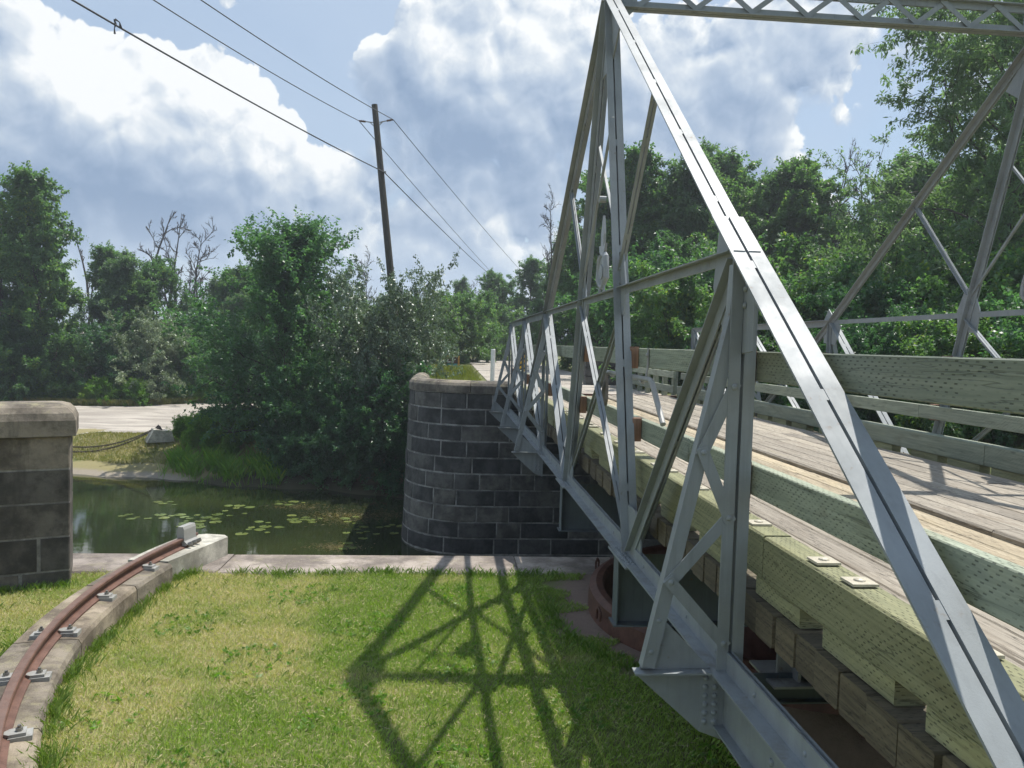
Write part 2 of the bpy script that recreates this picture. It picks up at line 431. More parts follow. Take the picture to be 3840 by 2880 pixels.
M['ground'] = mat_ground()
def mat_gravel():
    m, t = material('gravel_road')
    P = pos(t); ps = t.sep(P)
    tr = t.noise(t.comb(t.m('MULTIPLY', ps[0], .35), t.m('MULTIPLY', ps[1], 1.1), 0.0), 1.0, 5, .6, .6)
    c = t.mix(t.mr(tr, .35, .68), (.30, .265, .225), (.50, .45, .385))
    c = t.mix(t.mr(t.noise(P, 18, 5, .7), .45, .75, 0, .4), c, (.22, .20, .18))
    t.put(t.p.inputs['Base Color'], c); t.p.inputs['Roughness'].default_value = .95
    bump(t, t.noise(P, 60, 4, .7), .4, .02)
    return m
M['gravel'] = mat_gravel()
def mat_water():
    m, t = material('canal_water')
    P = pos(t)
    n = t.noise(P, .16, 4, .6)
    t.put(t.p.inputs['Base Color'], t.mix(t.mr(n, .4, .65), (.017, .024, .009), (.032, .040, .014)))
    t.put(t.p.inputs['Roughness'], .02)
    t.p.inputs['IOR'].default_value = 1.5
    ps = t.sep(P)
    w = t.noise(t.comb(t.m('MULTIPLY', ps[0], .7), t.m('MULTIPLY', ps[1], 1.6), 0.0), 2.2, 4, .55)
    bump(t, w, .03, .06)
    return m
M['water'] = mat_water()
M['lily'] = mat_leaf('lily_pad_green', (.13, .17, .05), (.24, .29, .10), None, .1, .22)
M['weed'] = mat_leaf('floating_weed_brown', (.10, .085, .02), (.17, .14, .035), None, .1, .5)

# ------------------------------------------------------------------ mesh builder
class MB:
    def __init__(s):
        s.v = []; s.f = []; s.uv = []
    def quad(s, pts, uvs=None):
        b = len(s.v); s.v += [tuple(p) for p in pts]
        s.f.append(tuple(range(b, b + len(pts))))
        s.uv += uvs if uvs else [(0, 0)]*len(pts)
    def prism(s, prof, p0, p1, side, up, closed=True, u0=0.0):
        """extrude the closed 2-D profile [(a along side, b along up)] from p0 to p1"""
        p0, p1 = Vector(p0), Vector(p1); side = Vector(side); up = Vector(up)
        L = (p1 - p0).length
        n = len(prof)
        # make the orientation outward: profile counter-clockwise seen from p1 towards p0
        ax = (p1 - p0).normalized()
        area = sum(prof[i][0]*prof[(i+1) % n][1] - prof[(i+1) % n][0]*prof[i][1] for i in range(n))
        if (side.cross(up)).dot(ax) * area < 0: prof = prof[::-1]
        A = [p0 + side*a + up*b for a, b in prof]; B = [p1 + side*a + up*b for a, b in prof]
        acc = 0.0
        for i in range(n):
            j = (i + 1) % n
            w = math.hypot(prof[j][0] - prof[i][0], prof[j][1] - prof[i][1])
            s.quad([A[i], A[j], B[j], B[i]], [(u0, acc), (u0, acc + w), (u0 + L, acc + w), (u0 + L, acc)])
            acc += w
        if closed:
            s.quad(A[::-1], [(prof[i][0], prof[i][1]) for i in range(n)][::-1])
            s.quad(B, [(prof[i][0], prof[i][1]) for i in range(n)])
    def bar(s, p0, p1, w, h, up=(0, 0, 1), off=(0, 0), u0=0.0):
        p0, p1 = Vector(p0), Vector(p1)
        ax = (p1 - p0).normalized(); upv = Vector(up)
        upv = (upv - ax*upv.dot(ax)).normalized()
        side = ax.cross(upv).normalized()
        a, b = off
        s.prism([(a - w/2, b - h/2), (a + w/2, b - h/2), (a + w/2, b + h/2), (a - w/2, b + h/2)], p0, p1, side, upv, u0=u0)
    def box(s, lo, hi, axis=1):
        lo, hi = list(lo), list(hi)
        p0 = [(a + b)/2 for a, b in zip(lo, hi)]; p1 = list(p0)
        p0[axis] = lo[axis]; p1[axis] = hi[axis]
        d = [h - l for l, h in zip(lo, hi)]
        if axis == 1: s.bar(p0, p1, d[0], d[2])
        elif axis == 0: s.bar(p0, p1, d[1], d[2])
        else: s.bar(p0, p1, d[0], d[1], up=(0, 1, 0))
    def bevbox(s, lo, hi, axis=1, b=0.008):
        """box with eased long edges"""
        lo, hi = list(lo), list(hi)
        p0 = [(x + y)/2 for x, y in zip(lo, hi)]; p1 = list(p0)
        p0[axis] = lo[axis]; p1[axis] = hi[axis]
        d = [h - l for l, h in zip(lo, hi)]
        side = {1: (1, 0, 0), 0: (0, 1, 0), 2: (1, 0, 0)}[axis]; upv = {1: (0, 0, 1), 0: (0, 0, 1), 2: (0, 1, 0)}[axis]
        w = {1: d[0], 0: d[1], 2: d[0]}[axis]/2; h = {1: d[2], 0: d[2], 2: d[1]}[axis]/2
        s.prism([(-w + b, -h), (w - b, -h), (w, -h + b), (w, h - b), (w - b, h), (-w + b, h), (-w, h - b), (-w, -h + b)], p0, p1, side, upv)
    def tube(s, pts, rad, n=8, cap=True):
        pts = [Vector(p) for p in pts]
        rad = rad if isinstance(rad, (list, tuple)) else [rad]*len(pts)
        b = len(s.v); acc = 0; ref = Vector((0, 0, 1))
        prev = None; rows = []
        for i, p in enumerate(pts):
            t = (pts[min(i+1, len(pts)-1)] - pts[max(i-1, 0)]).normalized()
            if prev is None:
                a = t.cross(ref if abs(t.z) < .95 else Vector((1, 0, 0))).normalized()
            else:
                a = (prev - t*prev.dot(t)).normalized()
            prev = a; c = t.cross(a)
            if i: acc += (pts[i] - pts[i-1]).length
            rows.append(([p + (a*math.cos(2*PI*k/n) + c*math.sin(2*PI*k/n))*rad[i] for k in range(n)], acc))
        for i in range(len(rows) - 1):
            (ra, ua), (rb, ub) = rows[i], rows[i+1]
            for k in range(n):
                j = (k+1) % n
                s.quad([ra[k], ra[j], rb[j], rb[k]], [(ua, k*.05), (ua, (k+1)*.05), (ub, (k+1)*.05), (ub, k*.05)])
        if cap:
            s.quad(rows[0][0][::-1]); s.quad(rows[-1][0])
    def disc(s, c, axis, r, h, n=10):
        c = Vector(c); s.tube([c, c + Vector(axis).normalized()*h], r, n)
    def dome(s, c, axis, r, n=8):
        """rivet head"""
        c = Vector(c); ax = Vector(axis).normalized()
        s.tube([c, c + ax*r*.45, c + ax*r*.72], [r, r*.8, r*.35], n)
    def mesh(s, name, smooth=False):
        me = bpy.data.meshes.new(name)
        me.from_pydata(s.v, [], s.f)
        ul = me.uv_layers.new(name='UVMap')
        ul.data.foreach_set('uv', np.array(s.uv, dtype=np.float32).ravel())
        if smooth: me.polygons.foreach_set('use_smooth', [True]*len(s.f))
        me.update()
        return me
def obj(name, me, mat=None, parent=None, loc=None, kind=None):
    o = bpy.data.objects.new(name, me)
    COL.objects.link(o)
    if mat is not None and me is not None and len(me.materials) == 0:
        me.materials.append(M[mat] if isinstance(mat, str) else mat)
    if parent is not None: o.parent = parent
    if loc is not None: o.location = loc
    if kind: o['kind'] = kind
    return o
def put(name, mb, mat, parent=None, smooth=False, kind=None, loc=None):
    return obj(name, mb.mesh(name, smooth), mat, parent, loc, kind)
def thing(name, label, cat, loc=(0, 0, 0), group=None):
    o = bpy.data.objects.new(name, None); COL.objects.link(o)
    o.location = loc; o.empty_display_size = .3
    o['label'] = label; o['category'] = cat
    if group: o['group'] = group
    return o
def tag(o, label, cat, group=None):
    o['label'] = label; o['category'] = cat
    if group: o['group'] = group
    return o
rng = np.random.default_rng(7)
random.seed(11)

# ------------------------------------------------------------------ terrain
LAWN = -3.10; WATER = -6.30; PIV = (4.4, 9.1)
def sst(x, a, b):
    t = np.clip((x - a)/(b - a), 0, 1); return t*t*(3 - 2*t)
def shore(x): return 32.0 + .30*np.clip(-x - 2, 0, 60) + .25*np.sin(x*.9) + .15*np.sin(x*2.3 + 1)
def ground_z(x, y):
    x = np.asarray(x, float); y = np.asarray(y, float)
    lawn = -3.06 - .22*sst(y, 5.0, 9.6) + .02*np.sin(x*2.1)*np.sin(y*1.7)
    r = np.hypot(x - PIV[0], y - PIV[1])
    lawn = np.where(r < 2.38, lawn - 1.2*sst(2.38 - r, 0, .15), lawn)
    lawn = lawn - 1.9*sst(x, 2.15, 2.6)*sst(y, 6.9, 6.3)  # added hollow under the near deck, sunk to deepen the shade there
    ys = shore(x)
    bank = -6.9 + 1.0*sst(y, ys - 3, ys + .8) + .85*sst(y, ys + .3, ys + 4.0)
    emb = sst(x, -9.5, -1.6)*sst(y, ys - 1, ys + 8)
    bank = bank + (-1.62 - bank)*emb
    inside = (x > -1.0) & (y > 23.3) & ~((x < .8) & (y < 24.8) & (np.hypot(x - .8, y - 24.8) > 1.7))
    bank = np.where(inside, -1.62, bank)
    far = bank - .0*y
    z = np.where(y < 11.2, lawn, far)
    right = sst(x, 8.2, 10.5)
    z = z + (-2.0 - z)*right
    z = np.where(y > 75, z + (np.where(x < 0, -4.4, -1.8) - z)*sst(y, 75, 120), z)
    return z
xs = np.concatenate([np.array([-900, -500, -250, -140, -90, -65]), np.arange(-50, -12, 1.0), np.arange(-12, 12, .2), np.arange(12, 50, 1.0), np.array([60, 90, 140, 250, 500, 900])])
ysq = np.concatenate([np.array([-200, -80, -30, -12]), np.arange(-6, 2, .5), np.arange(2, 11.1, .12), np.array([11.18, 11.3]), np.arange(11.6, 22, .8), np.arange(22, 44, .3), np.arange(44, 80, 1.0), np.array([90, 110, 140, 200, 300, 500, 900])])
XX, YY = np.meshgrid(xs, ysq)
ZZ = ground_z(XX, YY)
gv = np.stack([XX, YY, ZZ], -1).reshape(-1, 3)
nx, ny = len(xs), len(ysq)
ii = np.arange(nx*ny).reshape(ny, nx)
gf = np.stack([ii[:-1, :-1], ii[:-1, 1:], ii[1:, 1:], ii[1:, :-1]], -1).reshape(-1, 4)
me = bpy.data.meshes.new('ground'); me.from_pydata(gv.tolist(), [], gf.tolist()); me.polygons.foreach_set('use_smooth', [True]*len(gf))
obj('ground', me, 'ground', kind='structure')
mb = MB(); mb.quad([(-60, 11.3, WATER), (9.6, 11.3, WATER), (9.6, 45, WATER), (-60, 52, WATER)])
put('water', mb, 'water', kind='structure')
# gravel road on the far bank, draped just above the terrain
def drape(name, poly_fn, mat, u, v, lift):
    vs, fs = [], []
    for i in range(u + 1):
        for j in range(v + 1):
            x, y = poly_fn(i/u, j/v); vs.append((x, y, float(ground_z(x, y)) + lift))
    for i in range(u):
        for j in range(v):
            a = i*(v+1) + j; fs.append((a, a + v + 1, a + v + 2, a + 1))
    me = bpy.data.meshes.new(name); me.from_pydata(vs, [], fs)
    return obj(name, me, mat, kind='structure')
def road_fn(a, b):
    x = -52 + a*48
    y0 = 40.4 + .06*(x + 16) + .18*math.sin(x*1.3); y1 = 54.8 + max(0, x + 22)*1.2 + .25*math.sin(x*.8)
    return x, y0 + (y1 - y0)*b
drape('gravel_road', road_fn, 'gravel', 60, 10, .03)
drape('bridge_road', lambda a, b: (1.6 + 5.8*b, 23.4 + a*55), 'gravel', 40, 8, .03)

# ------------------------------------------------------------------ lock wall, coping stones
lw = thing('lock_wall', 'grey stone lock wall with long coping slabs along the lawn edge', 'lock wall', (0, 11, -7))
lw_inv = Vector((0, -11, 7))
def putc(name, mb, mat, par, **k):
    """build in world coordinates, parent to a thing whose Empty is not at the origin"""
    o = put(name, mb, mat, par, **k)
    root = par
    base = Vector((0, 0, 0))
    while root is not None:
        base += root.location; root = root.parent
    o.location = -base
    return o
mb = MB(); mb.box((-14, 11.05, -7.6), (9.5, 11.66, -3.60), 0)
putc('wall_body', mb, 'stone', lw)
mb = MB()
x = -6.0; k = 0
cuts = [-9.0, -6.4, -3.15, 1.05, 2.55, 4.9, 7.2, 9.4]
for a, b in zip(cuts[:-1], cuts[1:]):
    mb = MB()
    dz = random.uniform(-.008, .008)
    mb.bevbox((a + .008, 10.76, -3.60), (b - .008, 11.70 + random.uniform(-.01, .01), -3.262 + dz), 0, .03)
    putc('coping_stone', mb, 'coping', lw)

# ------------------------------------------------------------------ masonry wing wall of the far abutment
AW = thing('abutment_wall', 'dark coursed stone abutment with rounded end rising from the water', 'stone wall', (0.8, 24.7, -6.6))
AR, AC = 2.05, (.8, 24.8)
S_STR = 7.4
def wall_path(s):
    """s from the right end of the front face, round the quarter circle, then straight back"""
    if s < S_STR: return (8.2 - s, 22.75, 0, -1)
    a = (s - S_STR)/AR
    if a < PI/2:
        th = -PI/2 - a
        return (AC[0] + AR*math.cos(th), AC[1] + AR*math.sin(th), math.cos(th), math.sin(th))
    return (AC[0] - AR, AC[1] + (s - S_STR - AR*PI/2), -1, 0)
S_END = S_STR + AR*PI/2 + 6.5
def wall_pt(s, z, out):
    x, y, nx_, ny_ = wall_path(s)
    o = out + .035*(-1.5 - z)
    return (x + nx_*o, y + ny_*o, z)
def wall_stone(s0, s1, z0, z1, proud, n):
    m_ = MB(); bv = .022; d = -.12
    S = [s0 + (s1 - s0)*i/n for i in range(n+1)]
    Si = list(S); Si[0] += bv; Si[-1] -= bv
    j = [random.uniform(-.008, .008) for _ in range(n+1)]
    for i in range(n):
        a, b, ai, bi = S[i], S[i+1], Si[i], Si[i+1]
        m_.quad([wall_pt(bi, z0+bv, proud+j[i+1]), wall_pt(ai, z0+bv, proud+j[i]), wall_pt(ai, z1-bv, proud+j[i]), wall_pt(bi, z1-bv, proud+j[i+1])])
        m_.quad([wall_pt(b, z0, 0), wall_pt(a, z0, 0), wall_pt(ai, z0+bv, proud+j[i]), wall_pt(bi, z0+bv, proud+j[i+1])])
        m_.quad([wall_pt(bi, z1-bv, proud+j[i+1]), wall_pt(ai, z1-bv, proud+j[i]), wall_pt(a, z1, 0), wall_pt(b, z1, 0)])
        m_.quad([wall_pt(b, z1, 0), wall_pt(a, z1, 0), wall_pt(a, z1, d), wall_pt(b, z1, d)])
    for e, ei, fl, jj in ((S[0], Si[0], 0, j[0]), (S[-1], Si[-1], 1, j[-1])):
        q = [wall_pt(e, z0, 0), wall_pt(ei, z0+bv, proud+jj), wall_pt(ei, z1-bv, proud+jj), wall_pt(e, z1, 0)]
        m_.quad(q[::-1] if fl else q)
    return m_
NC = 11; ZB, ZT = -6.75, -1.48
mb = MB()
NS = 120
for i in range(NS):
    a, b = S_END*i/NS, S_END*(i+1)/NS
    mb.quad([wall_pt(b, ZB - .6, .004), wall_pt(a, ZB - .6, .004), wall_pt(a, ZT, .004), wall_pt(b, ZT, .004)])
putc('mortar_bed', mb, 'mortar', AW)
for c in range(NC):
    z0 = ZB + (ZT - ZB)*c/NC; z1 = ZB + (ZT - ZB)*(c+1)/NC
    s = -random.uniform(0, .8) + .0
    s = 2.0 - random.uniform(0, .8)
    while s < S_END - 4.6:
        L = random.choice([.75, .95, 1.15, 1.3, 1.45]) + random.uniform(-.06, .06)
        j = .017
        putc('stone_block', wall_stone(s + j, s + L - j, z0 + j, z1 - j, random.uniform(.012, .035), 4), 'stone', AW)
        s += L
# rounded cap stones
def cap_stone(pathf, s0, s1, n, zb, w_out, w_in, h, name, par, mat='stone_cap'):
    prof = [(w_out, zb), (w_out, zb + h*.45)] + [((w_out + w_in)/2 + (w_out - w_in)/2*math.cos(a), zb + h*.45 + h*.55*math.sin(a)) for a in np.linspace(.25, PI - .25, 7)] + [(w_in, zb + h*.45), (w_in, zb)]
    m_ = MB(); rows = []
    for i in range(n+1):
        x, y, nx_, ny_ = pathf(s0 + (s1 - s0)*i/n)
        rows.append([(x + nx_*o, y + ny_*o, z) for o, z in prof])
    P_ = len(prof)
    for i in range(n):
        for k in range(P_):
            q = (k+1) % P_
            m_.quad([rows[i][k], rows[i][q], rows[i+1][q], rows[i+1][k]])
    m_.quad(rows[0]); m_.quad(rows[-1][::-1])
    bm = bmesh.new(); me_ = m_.mesh(name); bm.from_mesh(me_); bmesh.ops.remove_doubles(bm, verts=bm.verts, dist=.0005); bmesh.ops.recalc_face_normals(bm, faces=bm.faces); bm.to_mesh(me_); bm.free()
    o = obj(name, me_, mat, par)
    o.location = -Vector(par.location)
    return o
s = S_STR - .95
while s < S_END - 3:
    L = random.uniform(.95, 1.2)
    cap_stone(wall_path, s + .008, s + L - .008, 6, ZT + .002, .05, -.52, .37, 'cap_stone', AW)
    s += L

# ------------------------------------------------------------------ stone pier on the left
pc = Vector((-4.87, 10.30, 0)); pdl = Vector((-.92, -.39, 0)).normalized(); pdb = Vector((-.39, .92, 0)).normalized()
SP = thing('stone_pier', 'grey granite block pier with heavy rounded cap at the lawn edge', 'stone pier', (pc.x, pc.y, -3.2))
def pier_box(l0, l1, d0, d1, z0, z1, bv=.016):
    m_ = MB()
    def P3(l, d, z): return pc + pdl*l + pdb*d + Vector((0, 0, z))
    for (a0, a1, b0, b1, c0, c1) in [(l0, l1, d0, d1, z0, z1)]:
        m_.prism([(a0 + bv, b0), (a1 - bv, b0), (a1, b0 + bv), (a1, b1 - bv), (a1 - bv, b1), (a0 + bv, b1), (a0, b1 - bv), (a0, b0 + bv)], (pc.x, pc.y, c0), (pc.x, pc.y, c1), pdl, pdb)
    return m_
PDEP = .85
putc('mortar_bed', pier_box(.008, 3.4, .008, PDEP - .008, -3.6, -1.34, .004), 'mortar_pier', SP)
zc = [-3.62, -3.09, -2.645, -2.20, -1.765, -1.335]
for c in range(5):
    z0, z1 = zc[c] + .013, zc[c+1] - .013
    cuts = [0, [.55, .35, .95, 1.3, 1.05][c], 1.9 + .3*(c % 2), 3.4]
    for a, b in zip(cuts[:-1], cuts[1:]):
        putc('stone_block', pier_box(a + (.013 if a else 0), b - .013, 0, PDEP, z0, z1), 'stone_pier', SP)
m_ = MB()
h0, h1 = -1.333, -.93
prof = []
# cap with rounded shoulders
cl0, cl1, cd0, cd1 = -.07, 3.4, -.07, PDEP + .07
lay = [(0, h0), (0, h0 + .20), (.035, h0 + .29), (.10, h0 + .36), (.19, h1 - .012), (.30, h1)]
rings = []
for ins, z in lay:
    rings.append([pc + pdl*a + pdb*b + Vector((0, 0, z)) for a, b in ((cl0 + ins, cd0 + ins), (cl1, cd0 + ins), (cl1, cd1 - ins), (cl0 + ins, cd1 - ins))])
for i in range(len(rings) - 1):
    for k in range(4):
        j = (k+1) % 4
        m_.quad([rings[i][j], rings[i][k], rings[i+1][k], rings[i+1][j]])
m_.quad(rings[-1][::-1]); m_.quad(rings[0])
me_ = m_.mesh('cap_stone'); bm = bmesh.new(); bm.from_mesh(me_); bmesh.ops.remove_doubles(bm, verts=bm.verts, dist=.0005); bmesh.ops.recalc_face_normals(bm, faces=bm.faces); bm.to_mesh(me_); bm.free()
o = obj('cap_stone', me_, 'stone_cap', SP); o.location = -SP.location

# ------------------------------------------------------------------ circular track: rail on concrete
TR = 8.32; TZ = -2.985                                   # rail radius, concrete top
def arc(r, phi, z): return Vector((PIV[0] + r*math.cos(R(phi)), PIV[1] + r*math.sin(R(phi)), z))
def arc_sweep(prof, p0, p1, n, closed=True):
    """profile [(dr, dz)] swept about the pivot"""
    m_ = MB(); rows = []
    for i in range(n+1):
        ph = p0 + (p1 - p0)*i/n
        rows.append([arc(TR + a, ph, b) for a, b in prof])
    P_ = len(prof)
    for i in range(n):
        for k in range(P_):
            q = (k+1) % P_
            m_.quad([rows[i][k], rows[i][q], rows[i+1][q], rows[i+1][k]], [(i*.2, k*.05), (i*.2, k*.05+.05), (i*.2+.2, k*.05+.05), (i*.2+.2, k*.05)])
    m_.quad(rows[0]); m_.quad(rows[-1][::-1])
    me_ = m_.mesh('sweep'); bm = bmesh.new(); bm.from_mesh(me_); bmesh.ops.remove_doubles(bm, verts=bm.verts, dist=.0003); bmesh.ops.recalc_face_normals(bm, faces=bm.faces); bm.to_mesh(me_); bm.free()
    return me_
TK = thing('swing_track', 'curved rusty rail bolted to a concrete ring beside the lawn', 'rail track', (-3.8, 8.2, -3.1))
def tput(name, me_, mat):
    o = obj(name, me_, mat, TK); o.location = -TK.location; return o
rp = [(-.075, 0), (-.075, .014), (-.02, .03), (-.012, .05), (-.012, .095), (-.04, .11), (-.042, .14), (-.034, .15), (.034, .15), (.042, .14), (.04, .11), (.012, .095), (.012, .05), (.02, .03), (.075, .014), (.075, 0)]
tput('rail', arc_sweep([(a*.95, TZ + .004 + b*.92) for a, b in rp], 164.4, 232, 90), 'rust')
# old concrete ring in segments, broken inner edge
cuts = [171.5, 178.2, 190, 203, 216, 232]
for a, b in zip(cuts[:-1], cuts[1:]):
    dz = random.uniform(-.006, .006)
    tput('concrete_segment', arc_sweep([(-.27, -3.5), (-.26, TZ - .06), (-.235, TZ - .014 + dz), (-.10, TZ + dz), (.33, TZ - .015 + dz), (.37, TZ - .06), (.38, -3.5)], a + .06, b - .06, 22), 'concrete_old')
mb = MB()
poly = [Vector((-3.64, 10.32)), Vector((-3.24, 11.62)), Vector((-3.32, 11.74)), Vector((-3.60, 11.80))] + [Vector((PIV[0] + (TR + .36)*math.cos(R(p)), PIV[1] + (TR + .36)*math.sin(R(p)))) for p in (162.8, 165, 167, 169, 171.4)]
mb.prism([(p.x, p.y) for p in poly], (0, 0, -3.55), (0, 0, TZ + .004), (1, 0, 0), (0, 1, 0))
o = put('concrete_block', mb, 'concrete', TK); o.location = -TK.location
# stop block at the end of the rail
ph = 165.9
tput('rail_stop', arc_sweep([(-.06, TZ + .03), (-.10, TZ + .06), (-.05, TZ + .10), (-.045, TZ + .26), (-.03, TZ + .30), (.05, TZ + .30), (.06, TZ + .16), (.06, TZ + .03)], ph - 1.0, ph + 1.0, 4), 'galv')
for dp in (-.7, 0.05, .8):
    mb = MB(); mb.disc(arc(TR - .10, ph + dp, TZ + .055), (1, 0, .4), .03, .05, 6)
    o = put('stop_bolt', mb, 'bolt', TK); o.location = -TK.location
def rail_clip(phi, sgn, mat='galv'):
    root = bpy.data.objects.new('rail_clip', None); COL.objects.link(root); root.parent = TK
    c = arc(TR + sgn*.125, phi, TZ)
    rd = Vector((math.cos(R(phi)), math.sin(R(phi)), 0))*sgn; tg = Vector((0, 0, 1)).cross(rd)
    m1 = MB(); m1.prism([(-.07, -.065), (.085, -.065), (.085, .065), (-.07, .065)], c + Vector((0, 0, -.02)), c + Vector((0, 0, .026)), rd, tg)
    m2 = MB(); m2.prism([(-.10, -.02), (-.065, -.052), (.045, -.052), (.045, .052), (-.065, .052), (-.10, .02)], c + Vector((0, 0, .0275)), c + Vector((0, 0, .05)), rd, tg)
    m3 = MB(); m3.disc(c + Vector((0, 0, .0505)), (0, 0, 1), .024, .022, 6); m3.disc(c + Vector((0, 0, .073)), (0, 0, 1), .013, .02, 8)
    root.location = c - TK.location
    for nm, mm, mt in (('base_plate', m1, mat), ('clamp_plate', m2, mat), ('bolt', m3, 'bolt')):
        o = put(nm, mm, mt, root); o.location = -c
    return root
for ph_ in (173.7, 181.7, 189.1, 196.4, 203.9, 211.5, 219):
    rail_clip(ph_, -1)
for ph_ in (189.2, 196.3, 203.8):
    rail_clip(ph_, 1)

# ------------------------------------------------------------------ turntable ring under the bridge
TT = thing('turntable_ring', 'rusty iron turntable curb ring around the dark pivot pit', 'turntable', (PIV[0], PIV[1], -3.1))
m_ = MB(); rows = []
prof = [(2.62, -3.3), (2.60, -3.02), (2.52, -2.98), (2.44, -2.985), (2.40, -3.03), (2.36, -4.3)]
n = 96
for i in range(n):
    a = 2*PI*i/n
    rows.append([(PIV[0] + r_*math.cos(a), PIV[1] + r_*math.sin(a), z_) for r_, z_ in prof])
for i in range(n):
    j = (i+1) % n
    for k in range(len(prof)-1): m_.quad([rows[i][k], rows[j][k], rows[j][k+1], rows[i][k+1]])
putc('curb_ring', m_, 'rust_dark', TT)
m_ = MB()
for a in np.arange(12, 360, 45):
    q = Vector((PIV[0] + 2.70*math.cos(R(a)), PIV[1] + 2.70*math.sin(R(a)), -3.12))
    tg = Vector((-math.sin(R(a)), math.cos(R(a)), 0))
    m_ = MB(); m_.tube([q - tg*.05, q - tg*.05 + Vector((0, 0, .10)), q + Vector((0, 0, .14)), q + tg*.05 + Vector((0, 0, .10)), q + tg*.05], .016, 6)
    putc('ring_bolt', m_, 'rust_dark', TT)
m_ = MB(); m_.disc((PIV[0], PIV[1], -4.35), (0, 0, 1), .9, 1.2, 24)
putc('pivot_drum', m_, 'rust_dark', TT)

# ------------------------------------------------------------------ the swing bridge
BR = thing('swing_bridge', 'pale grey steel truss swing bridge with timber deck crossing the canal', 'bridge', (4.48, 9.1, -2.7))
BASE = Vector(BR.location)
def bput(name, mb, mat='steel', par=None, smooth=False, kind=None):
    o = put(name, mb, mat, par or BR, smooth, kind)
    if par is None: o.location = -BASE
    return o
XM = 4.48; XT = 1.76
YC = 9.1
ZJ, ZCH = .62, -1.98
PN = [4.58, 14.1, 18.2, 22.4]            # panel points with posts and outriggers
LEG = [(7.15, -1), (11.05, 1)]
def leg_y(k, z):
    y0, s_ = LEG[k]; yt = YC + s_*.09
    return y0 + (yt - y0)*(z + 2.0)/6.05
def dbl(mb, X, p0, p1, outn, w=.18, d=.085, t=.011, g=.016, stitch=1.3):
    """pair of angles back to back: p = (y, z) of the outer flange face, outn = (y, z) outward normal"""
    a = Vector((X, p0[0], p0[1])); b = Vector((X, p1[0], p1[1]))
    o = Vector((0, outn[0], outn[1])); ax = (b - a).normalized(); o = (o - ax*o.dot(ax)).normalized()
    sd = Vector((1, 0, 0))
    for q in (-1, 1):
        mb.prism([(q*g/2, 0), (q*w/2, 0), (q*w/2, -t), (q*(g/2 + t), -t), (q*(g/2 + t), -d), (q*g/2, -d)], a, b, sd, o)
    L = (b - a).length; n = max(1, int(L/stitch))
    for i in range(n + 1):
        c = a + ax*(L*(i + .5)/(n + 1))
        if True:
            mb.prism([(-g/2, -.003), (g/2, -.003), (g/2, -d*.9), (-g/2, -d*.9)], c - ax*.04, c + ax*.04, sd, o)
def rivets(pts, axis, r=.019, n=7):
    m_ = MB()
    for p in pts: m_.dome(p, axis, r, n)
    return m_
def plate_yz(mb, X, poly, t=.012):
    mb.prism(poly, (X - t/2, 0, 0), (X + t/2, 0, 0), (0, 1, 0), (0, 0, 1))
